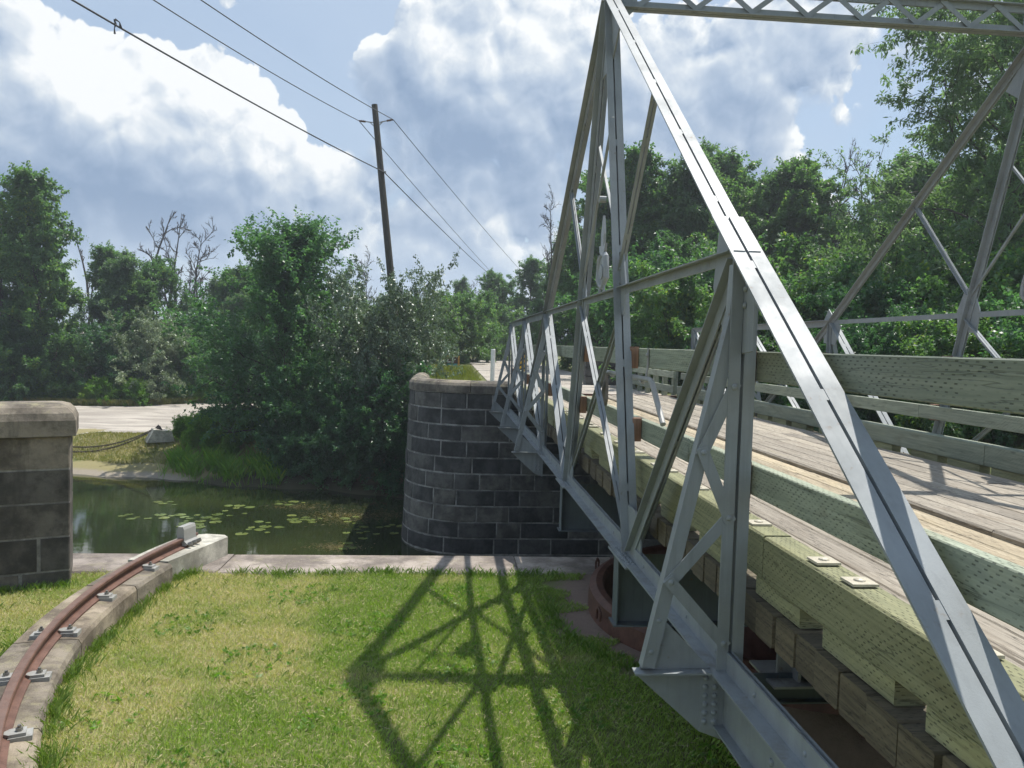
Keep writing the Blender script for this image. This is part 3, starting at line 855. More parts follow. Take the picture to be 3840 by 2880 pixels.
def build_truss(mx, sg, near):
    """mx maps the near truss x to this truss; sg = outward direction along X"""
    X = mx(XT)
    def add(name, fn, mat='steel'):
        m_ = MB(); fn(m_); return bput(name, m_, mat)
    # bottom chord: two angles with upright plates, ledge outside and inside
    m_ = MB()
    y0, y1 = 1.05, 22.75
    for q in (-1, 1):
        m_.prism([(q*.009, 0), (q*.115, 0), (q*.115, -.012), (q*.021, -.012), (q*.021, .125), (q*.009, .125)], (X, y0, ZCH), (X, y1, ZCH), (1, 0, 0), (0, 0, 1))
    ch = bput('bottom_chord', m_)
    m_ = MB(); m_.box((X - .006, 1.05, ZCH - .36), (X + .006, PN[0] + .12, ZCH - .013), 1); 
    m_.box((X - .07, 1.05, ZCH - .372), (X + .07, PN[0] + .12, ZCH - .3605), 1)
    bput('chord_web_plate', m_)
    pts = []
    for y in np.arange(1.5, 22.5, .62): pts.append((X + sg*.022, y + .1, ZCH + .06))
    m_ = rivets(pts, (sg, 0, 0), .015)
    for yy in (7.15, 11.05, 14.1, 18.2, 22.3):
        for k in range(9):
            for xx in (.045, .088):
                m_.dome((X + sg*xx, yy - .32 + k*.07, ZCH), (0, 0, 1), .019, 7)
    for k in range(6): m_.dome((X + sg*.007, 1.6 + k*.45, ZCH - .2), (sg, 0, 0), .024, 7)
    bput('chord_rivets', m_, 'steel', kind='stuff')
    # splice plates on the chord ledges
    for yy in (7.15, 11.05):
        m_ = MB(); m_.box((X - .135, yy - .38, ZCH - .032), (X + .135, yy + .38, ZCH - .014), 1); bput('splice_plate', m_)
    # main diagonals
    add('main_diagonal', lambda m: dbl(m, X, (YC - .06, 4.08), (PN[0] + .1, ZJ + .077 - .014), (-.61, .79), .175))
    add('end_diagonal', lambda m: dbl(m, X, (PN[0] + .30, ZJ + .23 + .013), (1.15, ZCH + .03), (-.607, .795), .205, .10, .012, .018))
    add('main_diagonal', lambda m: dbl(m, X, (YC + .06, 4.08), (PN[1], ZJ), (.59, .81), .175))
    add('panel_diagonal', lambda m: dbl(m, X, (PN[1], ZJ), (PN[2] - .1, ZCH + .1), (.53, .85), .15))
    add('panel_diagonal', lambda m: dbl(m, X, (PN[2], ZJ), (PN[3] - .1, ZCH + .1), (.53, .85), .13))
    # tower legs
    for k in (0, 1):
        add('tower_leg', lambda m: dbl(m, X, (leg_y(k, ZCH) , ZCH + .02), (leg_y(k, 4.05), 4.05), (LEG[k][1], .25), .165, .10, .012, .016))
    # posts
    for i, y in enumerate(PN):
        s_ = -1 if i == 0 else 1
        w = .165 if i == 0 else .13
        def f(m):
            for q in (-1, 1):
                m.prism([(q*.011, 0), (q*w/2, 0), (q*w/2, -.012), (q*.023, -.012), (q*.023, -.075), (q*.011, -.075)], (X, y + s_*.06, ZCH + .01), (X, y + s_*.06, ZJ - .02), (1, 0, 0), (0, s_, 0))
        p_ = add('vertical_post', f)
    # counter diagonals
    add('counter_diagonal', lambda m: dbl(m, X, (PN[0] + .08, ZJ - .05), (LEG[0][0] - .06, ZCH + .06), (.70, .71), .15, .10))
    add('counter_diagonal', lambda m: dbl(m, X, (PN[1] - .05, ZJ - .05), (LEG[1][0] + .10, ZCH + .06), (-.64, .77), .165, .09))
    add('counter_diagonal', lambda m: dbl(m, X, (PN[2] - .05, ZJ - .05), (PN[1] + .12, ZCH + .08), (-.53, .85), .14, .08))
    add('counter_diagonal', lambda m: dbl(m, X, (PN[3] - .05, ZJ - .05), (PN[2] + .12, ZCH + .08), (-.53, .85), .13, .08))
    # top strut between the towers and panel points, then the top chord of the long arm
    ya, yb = leg_y(0, ZJ), leg_y(1, ZJ)
    for a, b in ((PN[0] + .1, ya - .02), (ya + .02, yb - .02), (yb + .02, PN[1])):
        add('top_strut', lambda m: (m.bar((X, a, ZJ - .035), (X, b, ZJ - .035), .012, .075), m.bar((X + sg*.035, a, ZJ - .0), (X + sg*.035, b, ZJ - .0), .058, .010)))
    for a, b in ((PN[1], PN[2]), (PN[2], PN[3])):
        add('top_chord', lambda m: (m.bar((X, a, ZJ - .06), (X, b, ZJ - .06), .02, .12), m.bar((X, a, ZJ + .006), (X, b, ZJ + .006), .15, .011)))
    # small struts to the middle of the main diagonals
    for (p, q_, oo) in (((6.80, 2.30), (ya + .12, ZJ + .1), (-.8, -.5)), ((11.64, 2.32), (yb - .10, ZJ + .1), (.8, -.5))):
        add('sub_strut', lambda m: dbl(m, X, p, q_, oo, .07, .05, .008, .010))
    # cross bracing between the tower legs
    add('cross_brace', lambda m: dbl(m, X - .02, (leg_y(1, ZJ - .08), ZJ - .08), (leg_y(0, ZCH + .25) + .1, ZCH + .25), (-.6, .8), .075, .05, .008, .008))
    add('cross_brace', lambda m: dbl(m, X + .02, (leg_y(0, ZJ - .2), ZJ - .2), (leg_y(1, ZCH + .2) - .1, ZCH + .2), (.6, .8), .075, .05, .008, .008))
    m_ = MB(); m_.bar((X + .025, leg_y(1, 2.55), 2.55), (X + .025, leg_y(0, .85), .85), .03, .03)
    m_.disc((X - .04, YC + .03, 1.75), (1, 0, 0), .04, .08, 10); bput('tie_rod', m_)
    m_ = MB(); m_.bar((X - .025, leg_y(0, 2.55), 2.55), (X - .025, leg_y(1, .85), .85), .03, .03); bput('tie_rod', m_)
    # gusset plates in the plane of the truss
    def g(poly): return lambda m: plate_yz(m, X, poly, .0155)
    add('gusset_plate', g([(YC - .66, 3.50), (YC - .25, 3.22), (YC + .25, 3.22), (YC + .66, 3.50), (YC + .2, 3.95), (YC - .2, 3.95)]))
    for k, yl in ((0, ya), (1, yb)):
        add('gusset_plate', g([(yl - .20, ZJ - .28), (yl + .20, ZJ - .28), (yl + .24, ZJ + .02), (yl + .08, ZJ + .34), (yl - .08, ZJ + .34), (yl - .24, ZJ + .02)]))
        yb_ = LEG[k][0]
        add('gusset_plate', g([(yb_ - .42, ZCH + .0), (yb_ + .42, ZCH + .0), (yb_ + .40, ZCH + .22), (yb_ + .16, ZCH + .46), (yb_ - .16, ZCH + .46), (yb_ - .40, ZCH + .22)]))
    for i, y in enumerate(PN):
        hw = .34 if i < 2 else .2
        if i == 0:
            add('gusset_plate', g([(y - .22, ZJ - .24), (y - .22, ZJ - .62), (y + .16, ZJ - .66), (y + .5, ZJ - .2), (y + .42, ZJ + .24), (y + .1, ZJ + .02)])); continue
        add('gusset_plate', g([(y - hw, ZJ - .12), (y - hw*.5, ZJ - .46), (y + hw*.8, ZJ - .42), (y + hw, ZJ - .03), (y + hw*.4, ZJ + .22*(i == 1)), (y - hw*.4, ZJ - .015)]))
    rp_ = []
    for yl in (ya, yb):
        for dz_ in (-.22, -.08, .06, .2):
            rp_.append((X + sg*.012, yl, ZJ + dz_))
    for y in PN[:2]:
        for dz_ in (-.15, -.25, -.35): rp_.append((X + sg*.012, y + .06, ZJ + dz_)); rp_.append((X + sg*.012, y - .09, ZJ + dz_))
    bput('gusset_rivets', rivets(rp_, (sg, 0, 0), .021), kind='stuff')
    # outriggers: bracket, sloping lattice leg
    for i, y in enumerate(PN):
        xo = X + sg*.56                                       # bracket tip
        xi = X + sg*.045
        zb = ZCH + .0
        root = bpy.data.objects.new('outrigger', None); COL.objects.link(root); root.parent = BR; root.location = Vector((xo, y, zb)) - BASE
        inv = -Vector((xo, y, zb))
        def sub(name, m, mat='steel', kind=None):
            o = put(name, m, mat, root, kind=kind); o.location = inv; return o
        m_ = MB()
        top = Vector((xi + sg*.02, y, ZJ - .28)); knee = Vector((xi + sg*.035, y, ZJ - .42)); foot = Vector((xo - sg*.02, y, zb + .02))
        for a, b in ((Vector((xi + sg*.02, y, ZJ - .10)), knee), (knee, foot)):
            m_.bar(a, b, .078, .010, up=(sg, 0, .3))
            ax = (b - a).normalized()
            m_.bar(a + Vector((-sg*.041, -.034, 0)), b + Vector((-sg*.041, -.034, 0)), .010, .072, up=(sg, 0, .3))
        sub('brace_leg', m_)
        def leg_pt(z): 
            t_ = (z - knee.z)/(foot.z - knee.z); return knee + (foot - knee)*t_ + Vector((-sg*.035, -.044, 0))
        def post_pt(z): return Vector((xi + sg*.0, y - .044, z))
        zz = [-.22, -.62, -1.02, -1.42, -1.80] if i == 0 else [-.12, -.48, -.85, -1.22, -1.60]
        nodes = [post_pt(zz[0]), leg_pt(zz[1]), post_pt(zz[2]), leg_pt(zz[3]), post_pt(zz[4])]
        for k_, (a, b) in enumerate(zip(nodes[:-1], nodes[1:])):
            m_ = MB(); ax = (b - a).normalized()
            off_ = Vector((0, -.004 - .010*(k_ % 2), 0))
            m_.prism([(-.036, 0), (.036, 0), (.036, .009), (-.036, .009)], a - ax*.03 + off_, b + ax*.028 + off_, ax.cross(Vector((0, 1, 0))).normalized(), (0, -1, 0))
            sub('lattice_bar', m_)
        m_ = MB()
        for q in nodes: m_.dome(q + Vector((0, -.022, 0)), (0, -1, 0), .02, 8)
        for q in (.10, .30): m_.dome(foot + (knee - foot).normalized()*q + Vector((-sg*.03, -.034, 0)), (0, -1, 0), .018, 7)
        sub('brace_rivets', m_, kind='stuff')
        # triangular bracket: web below, gusset above, ledge angle between
        m_ = MB(); m_.prism([(xo, zb - .015), (X + sg*.0, zb - .015), (X + sg*.0, zb - .46), (X + sg*.16, zb - .40), (xo, zb - .045)], (0, y - .006, 0), (0, y + .006, 0), (1, 0, 0), (0, 0, 1)); sub('bracket_web', m_)
        m_ = MB(); m_.prism([(xo - sg*.01, zb + .002), (X + sg*.10, zb + .002), (xo - sg*.12, zb + .34)], (0, y - .005, 0), (0, y + .005, 0), (1, 0, 0), (0, 0, 1)); sub('bracket_gusset', m_)
        m_ = MB(); lo_, hi_ = sorted((xo + sg*.03, X + sg*.02)); m_.box((lo_, y - .075, zb - .014), (hi_, y + .02, zb - .002), 0); sub('bracket_ledge', m_)
        m_ = MB()
        for k_ in range(6):
            for dx in (.07, .13): m_.dome((X + sg*dx, y - .012, zb - .06 - .055*k_), (0, -1, 0), .02, 8)
        m_.box((min(X + sg*.04, X + sg*.16), y - .012, zb - .395), (max(X + sg*.04, X + sg*.16), y - .0062, zb - .03), 2)
        sub('bracket_rivets', m_, kind='stuff')
    return X
near_x = build_truss(lambda x: x, -1, True)
far_x = build_truss(lambda x: 2*XM - x, 1, False)
# floor beams below the chords at the panel points, deep plate girders at the tower legs
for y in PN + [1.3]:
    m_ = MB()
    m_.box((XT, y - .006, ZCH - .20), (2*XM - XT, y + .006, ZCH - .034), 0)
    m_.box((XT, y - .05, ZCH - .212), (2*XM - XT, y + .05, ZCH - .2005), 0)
    bput('floor_beam', m_, 'steel_shade')
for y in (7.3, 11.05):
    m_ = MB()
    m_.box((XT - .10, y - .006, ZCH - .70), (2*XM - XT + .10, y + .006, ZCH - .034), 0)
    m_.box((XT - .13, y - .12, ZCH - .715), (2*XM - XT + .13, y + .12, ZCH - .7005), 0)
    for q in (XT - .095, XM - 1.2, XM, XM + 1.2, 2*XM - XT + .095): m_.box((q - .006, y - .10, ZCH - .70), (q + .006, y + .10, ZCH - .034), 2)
    bput('plate_girder', m_, 'steel_shade')
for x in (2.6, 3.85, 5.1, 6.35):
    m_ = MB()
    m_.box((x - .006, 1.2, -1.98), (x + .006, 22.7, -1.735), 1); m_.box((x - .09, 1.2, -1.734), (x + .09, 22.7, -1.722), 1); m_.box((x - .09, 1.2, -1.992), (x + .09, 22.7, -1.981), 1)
    bput('stringer', m_, 'steel_shade')
# bearing bracket hung under the deck edge
m_ = MB(); m_.box((2.02, 4.45, -2.06), (2.42, 4.85, -2.045), 1); m_.box((2.10, 4.60, -2.04), (2.30, 4.62, -1.72), 1); m_.box((2.19, 4.50, -2.04), (2.21, 4.80, -1.80), 1)
bput('bearing_bracket', m_, 'galv')
# portal lattice strut across the tower tops
m_ = MB(); xa, xb = XT + .06, 2*XM - XT - .06; zt, zl = 4.30, 3.96
for z, s_ in ((zt, -1), (zl, 1)):
    for q in (-1, 1):
        m_.prism([(q*.006, 0), (q*.075, 0), (q*.075, s_*.012), (q*.016, s_*.012), (q*.016, s_*.09), (q*.006, s_*.09)], (xa, YC, z), (xb, YC, z), (0, 1, 0), (0, 0, 1))
ps_ = bput('portal_strut', m_)
NP = 7
xs_ = np.linspace(xa + .28, xb - .28, NP*2 + 1)
for k in range(NP*2):
    a = Vector((xs_[k], YC - .022 - .010*(k % 2), zl + .04 if k % 2 == 0 else zt - .04)); b = Vector((xs_[k+1], a.y, zt - .04 if k % 2 == 0 else zl + .04))
    ax = (b - a).normalized()
    m2 = MB(); m2.prism([(-.03, 0), (.03, 0), (.03, .009), (-.03, .009)], a - ax*.05, b + ax*.05, ax.cross(Vector((0, 1, 0))), (0, -1, 0))
    o = put('lattice_bar', m2, 'steel', ps_)
for x0_, s_ in ((xa, 1), (xb, -1)):
    m2 = MB(); m2.prism([(x0_, zt - .015), (x0_ + s_*.26, zt - .015), (x0_ + s_*.26, zl + .015), (x0_, zl - .25)], (0, YC - .016, 0), (0, YC - .0055, 0), (1, 0, 0), (0, 0, 1))
    put('end_plate', m2, 'steel', ps_)
# cast emblem on the top strut of each truss: oval medallion with pointed crest
def emblem(X, y0):
    root = bpy.data.objects.new('cast_emblem', None); COL.objects.link(root); root.parent = BR; root.location = Vector((X, y0, ZJ)) - BASE
    def E(y, z): return (y0 + y, ZJ + z)
    def pl(name, poly, t, dx=0):
        m = MB(); m.prism([E(*p) for p in poly], (X + dx - t/2, 0, 0), (X + dx + t/2, 0, 0), (0, 1, 0), (0, 0, 1)); o = put(name, m, 'cast', root); o.location = -Vector((X, y0, ZJ)); return o
    for s_ in (-1, 1): pl('emblem_leg', [(s_*.10, .0), (s_*.16, .0), (s_*.13, .12), (s_*.09, .12)], .02)
    ov = lambda a, b, n=20: [(a*math.cos(q), .27 + b*math.sin(q)) for q in np.linspace(0, 2*PI, n, endpoint=False)]
    pl('medallion', ov(.20, .20), .022)
    m = MB(); m.tube([(X, y0 + .19*math.cos(q), ZJ + .27 + .19*math.sin(q)) for q in np.linspace(0, 2*PI, 25)], .026, 8, False)
    o = put('medallion_rim', m, 'cast', root, True); o.location = -Vector((X, y0, ZJ))
    pl('crest', [(-.06, .46), (-.15, .50), (-.17, .58), (-.07, .56), (-.08, .70), (0, .92), (.08, .70), (.07, .56), (.17, .58), (.15, .50), (.06, .46)], .03)
    pl('beaver_relief', [(-.11, .20), (-.03, .17), (.09, .19), (.13, .26), (.08, .33), (-.01, .35), (-.09, .30)], .05)
    for s_ in (-1, 1):
        m = MB(); m.tube([(X, y0 + s_*.18, ZJ + .10), (X, y0 + s_*.24, ZJ + .18), (X, y0 + s_*.235, ZJ + .30), (X, y0 + s_*.19, ZJ + .42), (X, y0 + s_*.13, ZJ + .47)], [.015, .035, .03, .035, .02], 8)
        o = put('scroll', m, 'cast', root, True); o.location = -Vector((X, y0, ZJ))
emblem(XT, YC - .1); emblem(2*XM - XT, YC - .1)

# ---- timber: deck, kerbs, guard rails
m_ = MB(); m_.bevbox((-2.58, -.118, -.10), (2.58, .118, .10), 0, .01)
tie_me = m_.mesh('deck_timber'); tie_me.materials.append(M['wood_tie'])
y = 1.35
while y < 22.8:
    o = obj('deck_timber', tie_me, None, BR); o.location = Vector((XM + random.uniform(-.025, .012), y, -1.612 + random.uniform(-.004, .004))) - BASE
    y += .2445 + random.uniform(0, .006)
def plank(name, lo, hi, mat, b=.006):
    m = MB(); m.bevbox(lo, hi, 1, b); return bput(name, m, mat)
def plank_row(x0, x1, top, mat, th=.07, edge=.006, name='deck_plank'):
    y = 1.25 - random.uniform(0, 1.5)
    while y < 22.7:
        L = random.uniform(3.2, 4.9)
        a, b = max(y, 1.25), min(y + L, 22.75)
        if b - a > .3:
            dz = random.uniform(-.006, .004)
            plank(name, (x0 + .004, a + .004, -1.505), (x1 - .004, b - .004, top + dz), mat, edge)
        y += L
for i in range(5): plank_row(2.46 + .26*i, 2.46 + .26*(i+1), -1.435, 'wood_grey', edge=.012)
for i in range(3): plank_row(3.765 + .245*i, 3.765 + .245*(i+1), -1.475, 'wood_tan', edge=.012)
for i in range(8): plank_row(4.505 + .262*i, 4.505 + .262*(i+1), -1.425, 'wood_grey', edge=.02 if i == 0 else .012)
for side in (0, 1):
    fx = (lambda a: a) if side == 0 else (lambda a: 2*XM - a)
    def span(a, b): return sorted((fx(a), fx(b)))
    # kerb timber on blocks
    cuts = [1.2, 4.47, 8.2, 12.3, 16.4, 20.0, 22.8] if side == 0 else [1.2, 5.2, 9.3, 13.0, 16.9, 20.4, 22.8]
    for a, b in zip(cuts[:-1], cuts[1:]):
        lo, hi = span(1.92, 2.10)
        k = plank('kerb_timber', (lo, a + .005, -1.392), (hi, b - .005, -1.12 + random.uniform(-.006, .006)), 'wood_kerb' if side == 0 else 'wood_green', .012)
        yy = a + .30
        while yy < b - .15:
            if side == 0 and yy < 13:
                root = bpy.data.objects.new('washer_plate', None)
                m = MB(); m.box((1.945, yy - .062, -1.119), (2.075, yy + .062, -1.106), 1)
                w_ = bput('washer_plate', m, 'plate')
                w_.parent = k; w_.location = (0, 0, .006)
                m = MB(); m.tube([(2.01, yy, -1.106), (2.01, yy, -1.098), (2.01, yy, -1.093)], [.030, .026, .012], 10)
                bo = put('bolt_head', m, 'plate', k, True); bo.location = (0, 0, .006)
            yy += .36 if int((yy - a)/.36) % 3 == 0 else .84
    y = 1.3
    while y < 22.6:
        L = random.uniform(.58, .68)
        lo, hi = span(1.935, 2.085)
        plank('kerb_block', (lo, y, -1.508), (hi, y + L, -1.394), 'wood_kerb', .006)
        y += L + random.choice([.22, .26, .5])
    # guard rails
    for (zt_, zb_, nm) in ((.0, -.19, 'upper_rail'), (-.715, -.915, 'lower_rail')):
        cuts = [1.2, 5.6, 10.2, 14.8, 19.2, 22.8] if nm == 'upper_rail' else [1.2, 6.0, 10.9, 15.2, 19.0, 22.8]
        for a, b in zip(cuts[:-1], cuts[1:]):
            lo, hi = span(1.925, 1.995)
            plank(nm, (lo, a + .004, zb_ + random.uniform(-.004, .004)), (hi, b - .004, zt_ + random.uniform(-.006, .004)), 'wood_green', .006)
        for yb in (PN[0] + .18, leg_y(0, zb_) + .1, leg_y(1, zb_) - .02, PN[1] + .06, PN[2] + .06, PN[3] + .06):
            lo, hi = span(1.83, 1.923)
            m = MB(); m.bevbox((lo, yb - .055, zb_ - .02), (hi, yb + .055, zt_ + .012), 2, .005)
            bput('rail_block', m, 'wood_block')
# hooks on the upper rail that carry the turning crank
for yh in (7.35, 8.75):
    m = MB(); xh = 1.915
    pts = [(xh, yh, .0), (xh, yh, -.10), (xh, yh, -.20), (xh - .01, yh, -.27), (xh - .03, yh - .01, -.32), (xh - .055, yh - .02, -.335), (xh - .08, yh - .03, -.32)]
    for a, b in zip(pts[:-1], pts[1:]): m.bar(a, b, .045, .010, up=(1, 0, .4))
    m.dome((xh - .006, yh, -.07), (-1, 0, 0), .024, 8)
    bput('rail_hook', m, 'galv')
# crank resting in the hooks
CK = thing('turning_crank', 'galvanised bent pipe crank with flat paddle end hung in rail hooks', 'crank', (1.86, 8.9, -.30))
m = MB(); m.tube([(1.862, 9.05, -.295), (1.862, 8.0, -.295), (1.862, 7.05, -.295), (1.862, 6.98, -.31), (1.862, 6.93, -.35), (1.862, 6.55, -.66)], .026, 10)
putc('crank_pipe', m, 'galv', CK, smooth=True)
m = MB(); m.prism([(9.02, -.26), (9.10, -.26), (9.12, -.34), (9.20, -.46), (9.20, -.62), (9.14, -.70), (9.03, -.70), (8.97, -.62), (8.97, -.48), (9.01, -.36)], (1.84, 0, 0), (1.875, 0, 0), (0, 1, 0), (0, 0, 1))
putc('paddle_blade', m, 'paddle', CK)

# ------------------------------------------------------------------ vegetation generators
def rand_unit(n, r):
    v = r.normal(size=(n, 3)); return v/np.linalg.norm(v, axis=1, keepdims=True)
def leaf_mesh(name, P_, D_, ln, wd, r, mat, up_bias=.5, fold=True):
    """P_ base points, D_ leaf directions; each leaf is a pointed four-corner blade"""
    n = len(P_)
    N_ = rand_unit(n, r); N_[:, 2] = np.abs(N_[:, 2]) + up_bias
    S_ = np.cross(D_, N_); S_ /= (np.linalg.norm(S_, axis=1, keepdims=True) + 1e-9)
    l = ln*r.uniform(.65, 1.25, (n, 1)); w = wd*r.uniform(.7, 1.2, (n, 1))
    dro = np.zeros((n, 3)); dro[:, 2] = -.12
    V = np.empty((n, 4, 3))
    V[:, 0] = P_; V[:, 1] = P_ + D_*l*.45 + S_*w*.5 + dro*l*.2; V[:, 2] = P_ + D_*l + dro*l; V[:, 3] = P_ + D_*l*.45 - S_*w*.5 + dro*l*.2
    return fast_mesh(name, V.reshape(-1, 3), 4, mat)
def fast_mesh(name, verts, k, mat, smooth=False):
    me = bpy.data.meshes.new(name); n = len(verts)//k
    me.vertices.add(n*k); me.vertices.foreach_set('co', np.ascontiguousarray(verts, dtype=np.float32).ravel())
    me.loops.add(n*k); me.loops.foreach_set('vertex_index', np.arange(n*k, dtype=np.int32))
    me.polygons.add(n); me.polygons.foreach_set('loop_start', np.arange(0, n*k, k, dtype=np.int32)); me.polygons.foreach_set('loop_total', np.full(n, k, dtype=np.int32))
    me.update(calc_edges=True); me.validate()
    me.materials.append(M[mat])
    return me
def rot_about(v, ax, a):
    return v*math.cos(a) + np.cross(ax, v)*math.sin(a) + ax*np.dot(ax, v)*(1 - math.cos(a))
def branch_line(r, p, d, L, n, curl_up, wob):
    pts = [np.array(p, float)]; d = np.array(d, float)
    for i in range(n):
        d = d + r.normal(size=3)*wob; d[2] += curl_up/n; d /= np.linalg.norm(d)
        pts.append(pts[-1] + d*L/n)
    return pts, d
def make_tree(name, seed, H, W_, base=.18, limbs=26, subs=7, twigs=5, leaves=42, leaf=(.22, .12), mat='leaf_wood', env='oval', trunk_r=None,
              bark='bark', rise=(.25, .95), twig_l=.75, droop=0.0, stems=1, up_bias=.5, top_twist=.05, spray=0.0):
    r = np.random.default_rng(seed)
    tb = MB(); tw0, tw1 = [], []
    trunk_r = trunk_r or H*.016
    for st in range(stems):
        lean = np.array([r.normal()*.06, r.normal()*.06, 1.0])
        if stems > 1:
            a = 2*PI*st/stems; lean = np.array([math.cos(a)*.28, math.sin(a)*.28, 1.0])
        pts, _ = branch_line(r, (0, 0, -.3), lean/np.linalg.norm(lean), H*.95 + .3, 9, .1, top_twist)
        rad = [max(.012, trunk_r/math.sqrt(stems)*(1 - i/9.2)**.9) for i in range(10)]
        tb.tube(pts, rad, 7)
        P_ = np.array(pts)
        nl = limbs//stems
        for k in range(nl):
            t = base + (.98 - base)*((k + r.uniform(0, .8))/nl)
            f = t*9; i = min(int(f), 8); p = P_[i] + (P_[i+1] - P_[i])*(f - i)
            tt = (t - base)/(1 - base)
            if env == 'oval': e = (math.sin(PI*min(1, .18 + .82*tt)))**.6*.95 + .12
            elif env == 'spire': e = 1.02 - tt*.97
            elif env == 'wide': e = .55 + .6*math.sin(PI*min(1, .15 + .75*tt))
            else: e = 1.0 - .72*tt**1.6
            az = k*2.39996 + r.uniform(-.4, .4)
            elv = rise[0] + (rise[1] - rise[0])*tt + r.uniform(-.15, .15)
            d = np.array([math.cos(az)*math.cos(elv), math.sin(az)*math.cos(elv), math.sin(elv)])
            L = W_*.5*e*r.uniform(.7, 1.15)
            lp, _ = branch_line(r, p, d, L, 5, .35 - droop, .14)
            r0 = max(.012, rad[min(i, 9)]*.45)
            tb.tube(lp, [r0*(1 - j*.17) for j in range(6)], 5, False)
            LP = np.array(lp)
            for q in range(subs):
                u = .22 + .78*(q + r.uniform(0, 1))/subs
                g_ = min(u, .999)*5; j = int(g_); sp = LP[j] + (LP[j+1] - LP[j])*(g_ - j)
                ld = LP[j+1] - LP[j]; ld /= np.linalg.norm(ld)
                sd = ld*.7 + r.normal(size=3)*.75; sd[2] += .15 - droop; sd /= np.linalg.norm(sd)
                SL = L*.38*r.uniform(.6, 1.2) + .3
                sl_, sd2 = branch_line(r, sp, sd, SL, 3, .2 - droop, .18)
                tb.tube(sl_, [r0*.32, r0*.25, r0*.18, r0*.1], 3, False)
                SPt = np.array(sl_)
                for w in range(twigs):
                    u2 = .2 + .8*(w + r.uniform(0, 1))/twigs
                    g2 = min(u2, .999)*3; j2 = int(g2); tp = SPt[j2] + (SPt[j2+1] - SPt[j2])*(g2 - j2)
                    td = sd2*.6 + r.normal(size=3)*.7; td[2] += .1 - droop*1.5 + spray; td /= np.linalg.norm(td)
                    tw0.append(tp); tw1.append(tp + td*twig_l*r.uniform(.5, 1.3))
    tm = tb.mesh(name + '_trunk', True); tm.materials.append(M[bark])
    A = np.array(tw0); B = np.array(tw1); n = len(A)
    k = leaves
    t = np.tile(np.linspace(.05, 1.0, k), n) + r.uniform(-.03, .03, n*k)
    A_ = np.repeat(A, k, 0); B_ = np.repeat(B, k, 0)
    dv = B_ - A_; dn = dv/np.linalg.norm(dv, axis=1, keepdims=True)
    P_ = A_ + dv*t[:, None] + r.normal(size=(n*k, 3))*leaf[0]*.35
    D_ = dn*.5 + rand_unit(n*k, r); D_[:, 2] -= .25 + droop
    D_ /= np.linalg.norm(D_, axis=1, keepdims=True)
    cm = leaf_mesh(name + '_crown', P_, D_, leaf[0], leaf[1], r, mat, up_bias)
    return tm, cm
def make_dead(name, seed, H, W_, limbs=12, subs=6, twigs=6, bark='bark_dead', trunk_r=None, base=.3, rise=(.5, 1.2)):
    r = np.random.default_rng(seed); tb = MB(); trunk_r = trunk_r or H*.013
    pts, _ = branch_line(r, (0, 0, -.3), (r.normal()*.05, r.normal()*.05, 1), H + .3, 9, 0, .07)
    rad = [max(.015, trunk_r*(1 - i/9.6)) for i in range(10)]
    tb.tube(pts, rad, 6); P_ = np.array(pts)
    for k in range(limbs):
        t = base + (.97 - base)*(k + r.uniform(0, .9))/limbs; f = t*9; i = min(int(f), 8); p = P_[i] + (P_[i+1] - P_[i])*(f - i)
        az = r.uniform(0, 2*PI); elv = r.uniform(*rise)
        L = W_*.5*(1.1 - .6*t)*r.uniform(.5, 1.2)
        lp, ld = branch_line(r, p, (math.cos(az)*math.cos(elv), math.sin(az)*math.cos(elv), math.sin(elv)), L, 6, .3, .2)
        r0 = rad[i]*.5; tb.tube(lp, [max(.028, r0*(1.1 - j*.15)) for j in range(7)], 5, False); LP = np.array(lp)
        for q in range(subs):
            g_ = min(.25 + .75*(q + r.uniform(0, 1))/subs, .999)*6; j = int(g_); sp = LP[j]
            sd = (LP[j+1] - LP[j]); sd = sd/np.linalg.norm(sd) + r.normal(size=3)*.6; sd[2] += .2; sd /= np.linalg.norm(sd)
            sl_, sd2 = branch_line(r, sp, sd, L*.4*r.uniform(.5, 1.2), 4, .2, .2)
            tb.tube(sl_, [max(.020, r0*.42*(1 - jj*.17)) for jj in range(5)], 3, False); SPt = np.array(sl_)
            for w in range(twigs):
                tp = SPt[r.integers(1, 5)]; td = sd2 + r.normal(size=3)*.6; td /= np.linalg.norm(td)
                tb.tube([tp, tp + td*r.uniform(.3, .9)*L*.26], [.017, .009], 3, False)
    m_ = tb.mesh(name, True); m_.materials.append(M[bark]); return m_
def place(name, pair, loc, rz, s, label, cat='tree', group=None, sz=None, crown='crown', trunk='trunk'):
    t = thing(name, label, cat, loc, group)
    t.rotation_euler = (0, 0, rz); t.scale = (s, s, sz or s)
    tm, cm = pair
    if tm: obj(trunk, tm, None, t)
    if cm: obj(crown, cm, None, t)
    return t
def gz(x, y): return float(ground_z(x, y))

